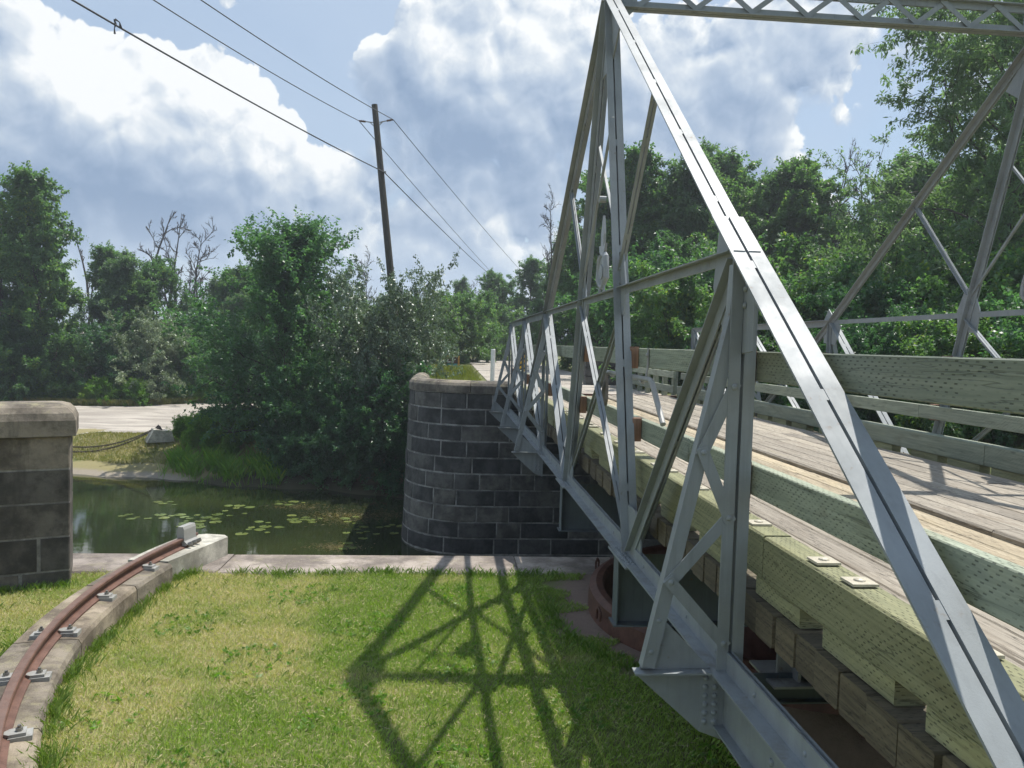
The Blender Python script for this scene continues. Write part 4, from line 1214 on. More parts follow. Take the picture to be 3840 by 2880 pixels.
T_A = make_tree('maple', 21, 14, 8.5, .10, 30, 7, 5, 44, (.24, .14), 'leaf_wood', 'oval')
T_B = make_tree('ash', 22, 14, 7.5, .08, 30, 7, 5, 42, (.28, .11), 'leaf_ash', 'cone', rise=(.3, 1.1))
T_C = make_tree('poplar', 23, 15, 6.0, .08, 34, 6, 5, 44, (.22, .14), 'leaf_wood', 'oval', rise=(.5, 1.2))
T_ELM = make_tree('elm', 31, 12.4, 8.4, .05, 50, 8, 5, 40, (.17, .12), 'leaf_elm', 'oval', rise=(.15, 1.15), twig_l=1.25, stems=1, spray=.65)
T_WIL = make_tree('willow', 35, 15, 12.5, .10, 46, 9, 6, 46, (.21, .075), 'leaf_ash', 'wide', rise=(.15, .9), twig_l=.9, droop=.12)
S_SIL = make_tree('buckthorn', 41, 5.2, 6.0, .04, 42, 7, 5, 40, (.125, .068), 'leaf_silver', 'wide', trunk_r=.09, rise=(.2, 1.2), twig_l=.6, stems=4)
S_OLV = make_tree('olive_shrub', 42, 3.4, 4.6, .03, 36, 6, 5, 42, (.13, .06), 'leaf_olive', 'wide', trunk_r=.06, rise=(.1, 1.2), twig_l=.5, stems=4)
S_GRN = make_tree('green_shrub', 43, 4.0, 5.0, .03, 32, 6, 5, 40, (.18, .11), 'leaf_wood', 'wide', trunk_r=.06, rise=(.1, 1.2), twig_l=.6, stems=4)
S_DRK = make_tree('dark_shrub', 45, 4.0, 5.2, .02, 34, 6, 5, 42, (.15, .09), 'leaf_elm', 'wide', trunk_r=.06, rise=(.0, 1.2), twig_l=.7, stems=4, droop=.1)
S_LIM = make_tree('weed_clump', 44, 1.5, 2.4, .03, 30, 5, 4, 34, (.15, .06), 'leaf_lime', 'wide', trunk_r=.03, rise=(.3, 1.3), twig_l=.4, stems=5, bark='leaf_lime')
T_CON = make_tree('spruce', 46, 15, 4.6, .06, 44, 6, 5, 44, (.16, .05), 'leaf_dark', 'spire', rise=(-.1, .3), twig_l=.5, droop=.1)
D_A = make_dead('dead_tree', 51, 12, 6.5, 17, 7, 6, trunk_r=.22)
D_B = make_dead('dead_tree', 52, 12, 5.5, 11, 5, 5, base=.35, rise=(.8, 1.35), trunk_r=.24)
D_C = make_dead('snag', 53, 9, 2.2, 5, 3, 2, base=.5, trunk_r=.17)
D_W = make_dead('birch', 54, 4.6, 2.6, 12, 4, 4, 'bark_white', .055, .2, (.4, 1.1))

# --- left bank
GW = 'trees of the wood behind the gravel road'
LW_LABEL = 'leafy green tree in the dense wood behind the gravel road'
def wood_left(x, y, pair, s, sz=None, nm='deciduous_tree'):
    x, y, s, sz = x*1.12, y*1.12, s*1.12, (sz or s)*1.12
    place(nm, pair, (x, y, gz(x, y) - .1), random.uniform(0, 6.28), s, LW_LABEL, 'tree', GW, sz)
place('poplar_tree', T_C, (-29.2, 57.5, gz(-29.2, 57.5)), .8, 1.08, 'tall leafy tree at the left edge, tallest green crown left of the pole', 'tree', None, 1.06)
for (x, y, p, s, sz) in [(-31, 53, T_A, .85, .9), (-22.8, 55, T_B, .72, .70), (-20.0, 57, T_A, .72, .68), (-16.8, 60, T_C, .75, .66), (-13.6, 62, T_A, .75, .66), (-18.2, 63, T_B, .75, .68), (-24.8, 60, T_C, .8, .72),
                      (-11.0, 64, T_B, .75, .62), (-28.5, 57, T_B, .9, .8), (-9, 68, T_A, .6, .5), (-35, 56, T_C, 1, .95), (-14.8, 56.5, T_B, .62, .54), (-21.4, 53.6, T_C, .62, .54), (-12.2, 58.0, T_A, .66, .56)]:
    wood_left(x, y, p, s, sz)
SHL = 'green undergrowth shrub along the edge of the wood behind the road'
for (x, y, s) in [(-27, 50.2, 1.0), (-24.3, 51.0, .9), (-22.2, 52.2, .95), (-20.6, 53.5, 1.0), (-15.0, 56.0, 1.05), (-13.2, 58.4, 1.0), (-11.5, 60, 1.1), (-10.0, 62.0, 1.1), (-17.4, 57.2, 1.1), (-30, 50.5, 1.1)]:
    x, y, s = x*1.12, y*1.12, s*1.05
    place('undergrowth_shrub', S_GRN if random.random() < .6 else S_DRK, (x, y, gz(x, y) - .1), random.uniform(0, 6), s, SHL, 'shrub', 'undergrowth shrubs along the wood edge', crown='foliage', trunk='stems')
place('olive_shrub', S_OLV, (-22.0, 58.4, gz(-22.0, 58.4) - .05), .5, 1.22, 'rounded silvery green shrub standing alone beside the gravel road', 'shrub', crown='foliage', trunk='stems')
place('olive_shrub', S_GRN, (-19.4, 60.6, gz(-19.4, 60.6) - .05), 1.5, .95, 'mid green bushy shrub touching the silvery shrub on its right', 'shrub', crown='foliage', trunk='stems')
place('birch_sapling', (D_W, None), (-26.2, 57.0, gz(-26.2, 57.0)), .4, 1.15, 'pale bare dead sapling in front of the wood by the road', 'dead tree')
def at(px, py, Y): d = cam_dir(px - 1920, py - 1440); return d*(Y/d.y)
def snag(px, ptop, Y, p, hm, rz, lab, w=1.0):
    hm = max(v.co.z for v in p.vertices); q = at(px, ptop, Y); z0 = gz(q.x, Y); sz = (q.z - z0)/hm
    t = place('dead_tree', (p, None), (q.x, Y, z0), rz, sz*w, lab, 'dead tree', None, sz); return t
snag(570, 775, 74, D_B, 12.3, .3, 'tallest bare dead tree, twin stemmed, left of the elm', .95)
snag(700, 810, 74.5, D_A, 12.6, 2.2, 'bare dead tree with dense twiggy crown just left of the elm', .95)
snag(760, 900, 76, D_A, 0, 5.1, 'low bare crown rightmost of the dead group beside the elm', .8)
snag(620, 800, 75, D_B, 0, 5.5, 'second tall bare stem right of the twin stemmed dead tree', .8)
snag(420, 980, 73, D_A, 0, 2.9, 'low wide bare crown left of the tall dead trees', .8)
snag(655, 880, 75, D_B, 12.3, 3.6, 'slim bare dead tree between the twin stemmed and the twiggy one', .7)
snag(475, 930, 72, D_A, 12.6, 4.0, 'short spreading bare dead tree among green crowns left of the snags', .62)
snag(375, 845, 71, D_C, 9.2, 3.0, 'thin bare snag pole rising alone right of the tall left tree', .8)
snag(300, 960, 71, D_C, 9.2, 1.2, 'leaning bare snag at the left of the dead group', .9)
snag(5, 600, 57, D_A, 12.6, 5.0, 'bare twiggy dead tree top at the left picture edge', .8)
snag(1380, 925, 60, D_A, 12.6, 1.0, 'bare twiggy tree standing just left of the utility pole', .7)
# elm and shrubs over the water
place('elm_tree', T_ELM, (-8.6, 37.8, gz(-8.6, 37.8) - .4), 1.0, .92, 'large dark green elm with ragged sprays over the water, centre left', 'tree', None, .80)
place('buckthorn_bush', S_SIL, (-2.75, 34.6, -6.1), .7, 1.0, 'big silvery grey green bush between the elm and the stone abutment', 'shrub', None, 1.30, 'foliage', 'stems')
place('buckthorn_bush', S_SIL, (-3.2, 38.5, -3.9), 2.9, .95, 'silvery bush behind the abutment cap below the utility pole', 'shrub', None, .72, 'foliage', 'stems')
for (x, y, s, z) in [(-5.6, 34.0, .62, -6.5), (-4.0, 33.4, .66, -6.5), (-1.9, 32.4, .6, -6.5), (-6.7, 34.6, .58, -6.4), (-6.4, 35.6, .8, -6.0), (-2.6, 33.4, .85, -6.0), (-4.6, 34.4, .85, -6.1), (-.2, 33.0, .6, -5.6)]:
    place('bank_bush', S_DRK, (x, y, z), random.uniform(0, 6), s, 'dark low bush overhanging the water below the elm', 'shrub', 'dark bushes along the bank', crown='foliage', trunk='stems')
for (px_, Y_, s) in [(720, 40.2, .72), (775, 39.6, .85), (835, 39.4, .95), (890, 39.8, 1.0), (945, 40.2, 1.0), (805, 40.6, .85), (865, 40.8, .95), (750, 38.9, .6), (920, 38.8, .85), (980, 39.6, 1.0), (820, 38.4, .6), (890, 37.6, .6)]:
    x = at(px_, 1700, Y_).x; y = Y_ - 1.2; s *= .62
    place('weed_clump', S_LIM, (x, y, gz(x, y) - .05), random.uniform(0, 6), s, 'bright green leafy weed clump on the bank left of the elm', 'weeds', 'lush weeds on the bank', crown='foliage', trunk='stems')
for k in range(22):
    x = random.uniform(-32, -12.5); y = 55.0 + max(0, x + 22)*1.2 + random.uniform(.6, 1.8)
    place('roadside_weed', S_LIM, (x, y, gz(x, y) - .1), random.uniform(0, 6), random.uniform(.5, .8), 'green roadside weed clump along the far edge of the road', 'weeds', 'weeds along the far road edge', crown='foliage', trunk='stems')

# --- behind the far abutment
for (x, y, p, s, sz) in [(-1, 92, T_C, .62, .60), (2.2, 88, T_B, .66, .66), (5.6, 84, T_A, .75, .66), (-4.5, 96, T_A, .62, .5), (8.2, 80, T_C, .85, .72), (-8.5, 98, T_C, .6, .5), (4, 98, T_B, .8, .8)]:
    place('far_tree', p, (x, y, gz(x, y) - .5), random.uniform(0, 6), s, 'small pale green tree far behind the abutment right of the pole', 'tree', 'far trees behind the abutment', sz)
for (x, y, s) in [(0.3, 60, 1.0), (-2.2, 56, .9), (1.8, 66, 1.0), (-4.5, 58, 1.0), (-6.5, 54, 1.1), (3.6, 75, 1.1)]:
    place('verge_shrub', S_GRN, (x, y, gz(x, y) - .2), random.uniform(0, 6), s, 'green shrub beside the road beyond the abutment', 'shrub', 'verge shrubs', crown='foliage', trunk='stems')
place('dead_tree', (D_A, None), (1.4, 90, gz(1.4, 90)), 2.0, .72, 'small bare tree among far trees right of the pole', 'dead tree')

# --- right-hand wood
GR_ = 'trees of the wood behind the bridge'
RW_LABEL = 'leafy tree in the dense wood behind the bridge trusses'
for (x, y, p, s, sz) in [(9.4, 50, T_A, .90, .86), (12.0, 47, T_C, .95, .93), (15.2, 46, T_B, 1.0, .98), (18.4, 45, T_A, .95, .92), (21.4, 44, T_C, 1.0, .90), (24.4, 43, T_B, 1.0, .92), (27.5, 42, T_A, .95, .90), (30.5, 41, T_C, 1.0, .95),
                      (10.8, 56, T_B, 1.0, 1.0), (14.0, 54, T_A, 1.0, 1.0), (17.5, 53, T_C, 1.05, 1.02), (21.5, 52, T_A, 1.0, .98), (25.5, 51, T_B, 1.0, .95), (29.8, 50, T_C, 1.0, 1.0), (34, 47, T_A, 1.05, 1.05), (37, 42, T_B, 1.1, 1.1),
                      (7.6, 58, T_B, .8, .78), (13, 41.5, T_A, .62, .58), (17, 40.5, T_B, .62, .56), (22.5, 39, T_A, .65, .58), (26, 37.5, T_B, .66, .6)]:
    place('deciduous_tree', p, (x, y, gz(x, y) - .2), random.uniform(0, 6.28), s, RW_LABEL, 'tree', GR_, sz)
place('spruce_tree', T_CON, (9.9, 53.5, gz(9.9, 53.5)), 0, .82, 'dark pointed spruce seen between the tower legs', 'tree', None, .86)
snag(2085, 700, 49, D_A, 0, .5, 'bare dead tree left of the far tower leg', .6)
snag(3110, 525, 46, D_A, 0, 2.5, 'leftmost bare crown above the right-hand wood', .6)
snag(3280, 490, 46, D_A, 0, 4.4, 'middle bare crown above the right-hand wood', .6)
snag(3400, 545, 45, D_A, 0, 1.4, 'rightmost bare crown above the wood beside the willow', .6)
snag(3045, 640, 48, D_C, 0, 0.4, 'thin bare stem left of the bare crowns above the right wood', .8)
snag(2560, 520, 50, D_A, 0, 3.3, 'thin bare twigs behind the tower above the wood', .5)
place('willow_tree', T_WIL, (20.4, 27.2, -2.2), 2.1, .95, 'tall feathery willow at the right edge beyond the far truss', 'tree', None, .92)
place('willow_tree', T_WIL, (25.5, 30.5, -2.2), 4.4, .95, 'second feathery willow behind the tall one, cut by the right edge', 'tree', None, .9)
for (x, y, s) in [(9.2, 30.0, .9), (11.5, 32.0, 1.0), (12.2, 27.0, .85), (14.5, 29.0, 1.0), (13.5, 24.0, .8), (16.0, 25.0, 1.0), (15, 20.5, .75), (13, 20, .62), (18.2, 22, 1.0), (12.0, 17.0, .55), (14.2, 16.4, .7), (17, 18.5, .9), (20, 21, 1.1), (11.0, 24.0, .55), (10.2, 27, .6), (10.6, 20.5, .5), (17.5, 33, 1.2), (21, 34, 1.3), (25, 33, 1.4), (9.0, 36, 1.1), (12.8, 36, 1.3)]:
    place('undergrowth_bush', S_GRN if random.random() < .55 else S_DRK, (x, y, gz(x, y) - .25), random.uniform(0, 6), s, 'leafy bush beyond the far truss of the bridge', 'shrub', 'bushes beyond the far truss', crown='foliage', trunk='stems')

# ------------------------------------------------------------------ grass
def blades(name, pts, hmin, hmax, wd, mat, r, lean=.55, parent=None):
    n = len(pts)
    d = r.normal(size=(n, 3)); d[:, 2] = 0; d /= np.linalg.norm(d, axis=1, keepdims=True) + 1e-9
    s = np.stack([-d[:, 1], d[:, 0], np.zeros(n)], 1)
    h = r.uniform(hmin, hmax, (n, 1)); ln_ = r.uniform(.1, lean*1.6, (n, 1))*h
    w = wd*r.uniform(.6, 1.3, (n, 1))
    V = np.empty((n, 4, 3)); up_ = np.zeros((n, 3)); up_[:, 2] = 1
    V[:, 0] = pts - s*w*.5; V[:, 1] = pts + s*w*.5; V[:, 2] = pts + up_*h*.6 + d*ln_*.4 + s*w*.35; V[:, 3] = pts + up_*h + d*ln_
    me = fast_mesh(name, V.reshape(-1, 3), 4, mat)
    return obj(name, me, None, parent, kind='stuff')
def lawn_points(n, r, x0, x1, y0, y1):
    x = r.uniform(x0, x1, n); y = r.uniform(y0, y1, n)
    rr = np.hypot(x - PIV[0], y - PIV[1]); ph = np.degrees(np.arctan2(y - PIV[1], x - PIV[0])) % 360
    ok = ~((rr > TR - .28 + .04*np.sin(ph*2.2) + .03*np.sin(ph*7.1)) & (rr < TR + .39) & (ph > 160) & (ph < 240))
    ok &= rr > 2.95 + .25*np.sin(ph*.21) + .15*np.sin(ph*.53)
    ok &= y < 10.77 + .05*np.sin(x*5) + .04*np.sin(x*13)
    # new concrete block and pier footprint
    ok &= ~((x < -3.62 + (y - 10.3)*.31) & (x > -4.9) & (y > 10.2) & (rr < TR + .45))
    l_ = (x - pc.x)*pdl.x + (y - pc.y)*pdl.y; d_ = (x - pc.x)*pdb.x + (y - pc.y)*pdb.y
    ok &= ~((l_ > -.02) & (d_ > -.02) & (d_ < PDEP))
    x, y = x[ok], y[ok]
    return np.stack([x, y, ground_z(x, y) - .004], 1)
r_ = np.random.default_rng(5)
pts = lawn_points(330000, r_, -8.0, 2.4, 3.0, 11.0)
blades('lawn_grass', pts, .022, .06, .0065, 'grass', r_, .7)
tp = lawn_points(60000, r_, -8.0, 2.4, 3.0, 11.0); cc = r_.uniform((-8, 3), (2.4, 11), (420, 2)); dmin = np.min(np.hypot(tp[:, None, 0] - cc[None, :, 0], tp[:, None, 1] - cc[None, :, 1]), 1); tp = tp[dmin < r_.uniform(0, .14, len(tp))]
blades('lawn_tufts', tp, .035, .085, .006, 'grass_green', r_, .8)
cp = lawn_points(26000, r_, -8.0, 2.0, 3.0, 10.9); cD = rand_unit(len(cp), r_); cD[:, 2] = np.abs(cD[:, 2])*.25; cD /= np.linalg.norm(cD, axis=1, keepdims=True)
M['straw'] = mat_plain('dry_clippings', (.52, .44, .24), .8, 0, .4, 3)
obj('grass_clippings', leaf_mesh('grass_clippings', cp + np.array([0, 0, .03]), cD, .06, .004, r_, 'straw'), None, kind='stuff')
# longer grass against the stone, the concrete and round the pit
def edge_pts(n, f):
    t = r_.uniform(0, 1, n); q = np.array([f(a) for a in t]); q += r_.normal(size=q.shape)*.07*r_.uniform(.2, 1.4, (n, 1)); q = q[(np.sin(t*97.0) + np.sin(t*41.0 + 2) + r_.normal(size=n)*.8) > -.1]
    return np.stack([q[:, 0], q[:, 1], ground_z(q[:, 0], q[:, 1])], 1)
e = [edge_pts(5200, lambda a: (PIV[0] + (TR - .31)*math.cos(R(173 + 45*a)), PIV[1] + (TR - .31)*math.sin(R(173 + 45*a)))),
     edge_pts(2600, lambda a: (PIV[0] + (TR + .43)*math.cos(R(176 + 40*a)), PIV[1] + (TR + .43)*math.sin(R(176 + 40*a)))),
     edge_pts(2600, lambda a: tuple((pc + pdl*(a*2.5) - pdb*.07)[:2])),
     edge_pts(700, lambda a: (-3.60 + .18*a, 10.25 + .5*a)), edge_pts(2600, lambda a: (-2.9 + 4.5*a, 10.73)),
     edge_pts(1500, lambda a: (PIV[0] + 3.1*math.cos(R(170 + 60*a)), PIV[1] + 3.1*math.sin(R(170 + 60*a))))]
blades('edge_grass', np.concatenate(e), .04, .13, .009, 'grass_green', r_, .6)
# broad leaved weeds in the lawn
wp = lawn_points(2600, r_, -3.5, 2.2, 3.5, 10.3)
wp = wp[(np.sin(wp[:, 0]*3.1 + 1)*np.sin(wp[:, 1]*2.7) > .3)]
ctr = np.repeat(wp, 5, 0); D_ = rand_unit(len(ctr), r_); D_[:, 2] = np.abs(D_[:, 2])*.4 + .15; D_ /= np.linalg.norm(D_, axis=1, keepdims=True)
obj('lawn_weeds', leaf_mesh('lawn_weeds', ctr + np.array([0, 0, .02]), D_, .055, .028, r_, 'leaf_lime'), None, kind='stuff')
# bank grass, reeds, roadside
n = 120000
x = r_.uniform(-30, -7, n); y = r_.uniform(33, 43, n); ok = (y > shore(x) + .45) & (y < 40.3 + .06*(x + 16) + .18*np.sin(x*1.3))
x, y = x[ok], y[ok]
blades('bank_grass', np.stack([x, y, ground_z(x, y)], 1), .04, .16, .022, 'grass_far', r_)
n = 60000
x = r_.uniform(-34, -3, n); y0 = 55.0 + np.maximum(0, x + 22)*1.2; y = y0 + r_.exponential(1.1, n)
blades('roadside_grass', np.stack([x, y, ground_z(x, y)], 1), .12, .55, .035, 'grass_far', r_)
n = 30000
x = r_.uniform(-7, 9, n); y = r_.uniform(29, 50, n); ok = ((x < 1.3) | (x > 7.6)) & ((x > -1) | (y > 34)); x, y = x[ok], y[ok]
blades('verge_grass', np.stack([x, y, ground_z(x, y)], 1), .08, .34, .025, 'grass_far', r_)
n = 9000
x = r_.uniform(-12.6, -7.0, n); y = shore(x) + r_.normal(.55, .55, n); cm_ = np.sin(x*4.1 + y*2.3) + np.sin(x*9.7 - y*5.1) + r_.normal(size=n)*.5 > .25; x, y = x[cm_], y[cm_]
blades('shore_reeds', np.stack([x, y, ground_z(x, y)], 1), .15, .75, .022, 'leaf_lime', r_, .5)
# ------------------------------------------------------------------ lily pads and floating weed
def pad_mesh(seed):
    r = random.Random(seed); m_ = MB(); n = 14; vs = []
    for k in range(n):
        a = R(14) + (2*PI - R(28))*k/(n-1); q = 1 + r.uniform(-.05, .05); vs.append((q*math.cos(a), q*math.sin(a), r.uniform(0, .03)))
    for k in range(n-1): m_.quad([(0, 0, .0), vs[k], vs[k+1]])
    me_ = m_.mesh('lily_pad'); me_.materials.append(M['lily']); return me_
pads = [pad_mesh(k) for k in range(5)]
def proj(px, py, Z):
    d = cam_dir(px - 1920, py - 1440); return d*(Z/d.z)
PADS = []
for (cx, cy, n, sx, sy) in [(1150, 1945, 8, 32, 4), (990, 1965, 4, 40, 8), (900, 1905, 4, 40, 6), (820, 1950, 4, 30, 6), (960, 1990, 5, 25, 6), (660, 1938, 7, 40, 4), (530, 1945, 3, 25, 4), (1340, 1990, 8, 35, 10), (1330, 1955, 4, 30, 8), (1450, 1965, 9, 70, 12),
                            (1320, 2050, 4, 20, 5), (1090, 1885, 5, 40, 7), (460, 1935, 3, 15, 3), (700, 1965, 4, 30, 4), (1500, 1990, 5, 40, 10), (880, 1930, 4, 30, 8), (640, 1885, 4, 40, 4)]:
    for k in range(n): PADS.append((random.gauss(cx, sx), random.gauss(cy, sy)))
placed_pads = []
for k, (a, b) in enumerate(PADS):
    q = proj(a, b, WATER)
    for tr in range(12):
        rad_ = random.uniform(.09, .21)
        if all((q.x - u)**2 + (q.y - v)**2 > (rad_ + w)**2*.9 for u, v, w in placed_pads): break
        q.x += random.uniform(-.4, .4); q.y += random.uniform(-.4, .4)
    placed_pads.append((q.x, q.y, rad_))
    o = obj('lily_pad', pads[k % 5], None, None, (q.x, q.y, WATER + .006 + .0006*(k % 9)))
    o.scale = (rad_, rad_, rad_); o.rotation_euler = (random.uniform(-.02, .02), random.uniform(-.02, .02), random.uniform(0, 6.28))
    tag(o, 'round green lily pad floating on the dark canal water', 'lily pad', 'lily pads on the canal')
cl = []
for (cx, cy, n, sx, sy) in [(1290, 1935, 2600, 75, 16), (1260, 2050, 1200, 45, 7), (1120, 1900, 900, 60, 6), (1440, 1930, 700, 40, 10)]:
    for k in range(n):
        q = proj(random.gauss(cx, sx), random.gauss(cy, sy), WATER); cl.append((q.x, q.y, WATER + .003))
cl = np.array(cl); D_ = rand_unit(len(cl), r_); D_[:, 2] *= .06
D_ /= np.linalg.norm(D_, axis=1, keepdims=True)
obj('floating_weed', leaf_mesh('floating_weed', cl, D_, .16, .02, r_, 'weed', 2.0), None, kind='stuff')

# ------------------------------------------------------------------ utility pole and cables
PB = Vector((-2.55, 40.0, gz(-2.55, 40.0))); PTOP = Vector((-4.12, 40.0, 11.9))
UP = thing('utility_pole', 'tall dark wooden utility pole with two side insulators', 'utility pole', tuple(PB))
m = MB(); m.tube([PB + (PTOP - PB)*t for t in (0, .25, .5, .75, 1)], [.205, .195, .18, .165, .15], 14)
putc('pole_shaft', m, 'pole', UP, smooth=True)
def pole_at(z): return PB + (PTOP - PB)*((z - PB.z)/(PTOP.z - PB.z))
za = proj_z = 11.05
ends = []
for s_ in (-1, 1):
    c = pole_at(11.0); tip = c + Vector((s_*.52, -.02, .12 if s_ > 0 else .03))
    m = MB(); m.tube([c, tip], .025, 6); m.tube([c + Vector((0, 0, -.28)), c + (tip - c)*.62], .022, 6)
    putc('side_bracket', m, 'bolt', UP)
    m = MB(); t2 = tip + (tip - c).normalized()*.34
    m.tube([tip + (t2 - tip)*k/8 for k in range(9)], [.03, .065, .035, .065, .035, .065, .035, .05, .03], 10)
    putc('insulator', m, 'porcelain', UP)
    ends.append(t2)
m = MB(); cl_ = pole_at(8.55) + Vector((.16, -.05, 0)); m.box(tuple(cl_ - Vector((.10, .04, .04))), tuple(cl_ + Vector((.10, .04, .04))), 2); putc('cable_clamp', m, 'bolt', UP)
def ray_at_z(px, py, z):
    d = cam_dir(px - 1920, py - 1440); return d*(z/d.z)
def cable(name, A, pin, pout, zin, yout, label, rad):
    m = MB()
    a = ray_at_z(*pin, zin); b = A
    pts = []
    ext = a + (a - b)*.55
    for k in range(25):
        t = k/24; p = ext + (b - ext)*t
        pts.append(p - Vector((0, 0, .28*4*t*(1 - t)*(1 if k else 1))))
    # keep the visible crossing of the frame edge where it is: lift the whole span by the sag there
    d2 = cam_dir(pout[0] - 1920, pout[1] - 1440); c = d2*(yout/d2.y)
    for k in range(1, 17):
        t = k/16; p = b + (c - b)*t; pts.append(p - Vector((0, 0, 1.0*4*t*(1 - t)*.25)))
    m.tube(pts, rad, 5)
    o = put(name, m, 'wire', smooth=True); return tag(o, label, 'cable', 'cables carried by the utility pole')
cable('overhead_cable', ends[0], (625, 0), (1905, 1085), 10.6, 110, 'middle thin cable tied to the left insulator of the pole', .020)
cable('overhead_cable', ends[1], (800, 0), (1998, 1062), 10.7, 110, 'upper right thin cable tied to the right insulator of the pole', .020)
cable('overhead_cable', cl_, (338, 0), (1880, 1065), 8.4, 110, 'lower thick cable clamped halfway down the pole', .028)
# bit of debris hanging on the lower cable
q = ray_at_z(428, 72, 8.28)
m = MB(); m.tube([q, q + Vector((.02, .05, -.10)), q + Vector((-.01, .04, -.22)), q + Vector((0, .04, -.36))], [.02, .03, .012, .03], 6); m.tube([q + Vector((.03, 0, 0)), q + Vector((.14, 0, -.07)), q + Vector((.16, .02, -.20))], [.03, .015, .04], 6)
tag(put('hanging_debris', m, 'wire'), 'small dark scrap dangling from the lower cable at upper left', 'debris')

# ------------------------------------------------------------------ posts and signs at the far end
def white_post(px, py0, py1, Y, w, label):
    d = cam_dir(px - 1920, py1 - 1440); b = d*(Y/d.y); d = cam_dir(px - 1920, py0 - 1440); t_ = d*(Y/d.y)
    m = MB(); rr = w/2884*Y/2
    m.tube([(b.x, Y, min(b.z, -1.65)), (b.x, Y, t_.z - .02), (b.x, Y, t_.z)], [rr, rr, rr*.85], 14)
    return tag(put('white_post', m, 'white', smooth=False), label, 'post')
white_post(1846, 1309, 1440, 25.2, 17, 'plain white pipe post behind the rounded abutment cap')
white_post(1884, 1436, 1520, 24.0, 11, 'short white post at the bridge end behind the lattice brace')
SB = thing('park_sign', 'brown sign with ochre frame above a blue panel, half hidden by bushes', 'sign', (-.2, 47, -1.6))
def at(px, py, Y): d = cam_dir(px - 1920, py - 1440); return d*(Y/d.y)
def panel(name, x0, y0, x1, y1, Y, th, mat):
    a = at(x0, y1, Y); b = at(x1, y0, Y)
    m = MB(); m.box((a.x, Y - th/2, a.z), (b.x, Y + th/2, b.z), 2); return putc(name, m, mat, SB)
panel('brown_panel', 1672, 1338, 1716, 1362, 47, .06, 'brown')
panel('ochre_edge', 1716.5, 1335, 1724, 1370, 47, .08, 'orange'); panel('ochre_top', 1668, 1334, 1716, 1337, 47, .08, 'orange')
panel('teal_strip', 1672, 1364, 1715, 1368, 47, .05, 'teal'); panel('teal_panel', 1690, 1371, 1735, 1390, 47, .04, 'teal'); panel('blue_panel', 1717, 1378, 1733, 1389, 46.95, .06, 'blue')
panel('white_stripe', 1718, 1384.5, 1728, 1387, 46.9, .02, 'white'); panel('sign_post', 1711, 1391, 1717, 1412, 47, .08, 'red')
m = MB()
for (u0, v0, u1, v1) in [(1696, 1352, 1699, 1339), (1699, 1339, 1706, 1338), (1697, 1353, 1708, 1347), (1676, 1352, 1682, 1349), (1676, 1357, 1690, 1357), (1692, 1357, 1702, 1357)]:
    m.bar(tuple(at(u0, v0, 46.95)), tuple(at(u1, v1, 46.95)), .05, .02, up=(0, 1, 0))
putc('white_lettering', m, 'white', SB)
# yellow and black marker board
d = at(1953, 1371, 25.5)
OM = thing('hazard_marker', 'small yellow and black striped marker board at the far bridge end', 'sign', (d.x, 25.5, -1.6))
m = MB(); m.box((d.x - .15, 25.49, d.z - .38), (d.x + .15, 25.51, d.z + .38), 2); putc('marker_board', m, 'yellow', OM)
for k in range(5):
    m = MB(); z_ = d.z - .34 + k*.16; m.prism([(d.x - .15, z_ - .05), (d.x + .15, z_ + .07), (d.x + .15, z_ + .14), (d.x - .15, z_ + .02)], (0, 25.485, 0), (0, 25.4885, 0), (1, 0, 0), (0, 0, 1)); putc('black_stripe', m, 'black', OM)
m = MB(); m.tube([(d.x, 25.53, -1.7), (d.x, 25.53, d.z + .3)], .03, 6); putc('marker_post', m, 'galv', OM)
# timber parapet on the approach beyond the bridge, right side
AP = thing('approach_parapet', 'dark timber parapet with pale posts on the approach beyond the bridge', 'parapet', (7.0, 23.5, -1.6))
for k in range(7):
    m = MB(); m.bevbox((6.94, 23.5 + k*1.1, -1.7), (7.10, 23.66 + k*1.1, -.30), 2, .01); putc('parapet_post', m, 'wood_green', AP)
for z_, h_ in ((-.36, .2), (-.80, .2), (-1.25, .22)):
    m = MB(); m.bevbox((6.86, 23.2, z_ - h_/2), (6.935, 31, z_ + h_/2), 1, .006); putc('parapet_rail', m, 'wood_green', AP)
m = MB(); m.box((6.5, 26.0, -1.62), (7.6, 26.4, -.62), 0); 
AR_ = thing('approach_wall', 'low dark stone wall across the far verge beyond the bridge deck', 'wall', (7.0, 30, -1.7))
x = 5.6
while x < 9.4:
    for c in range(3):
        L = random.uniform(.7, 1.0); mm = MB(); mm.bevbox((x + .01, 31.6, -1.62 + c*.38), (x + L*.95, 32.1, -1.62 + c*.38 + .365), 0, .02); putc('stone_block', mm, 'stone', AR_)
    x += .85
# red-brown steel nosing where deck meets approach
m = MB(); m.box((2.0, 22.82, -1.60), (6.95, 22.98, -1.42), 0); tag(put('deck_nosing', m, 'rust_dark'), 'red brown steel nosing across the far end of the deck', 'steel edging')

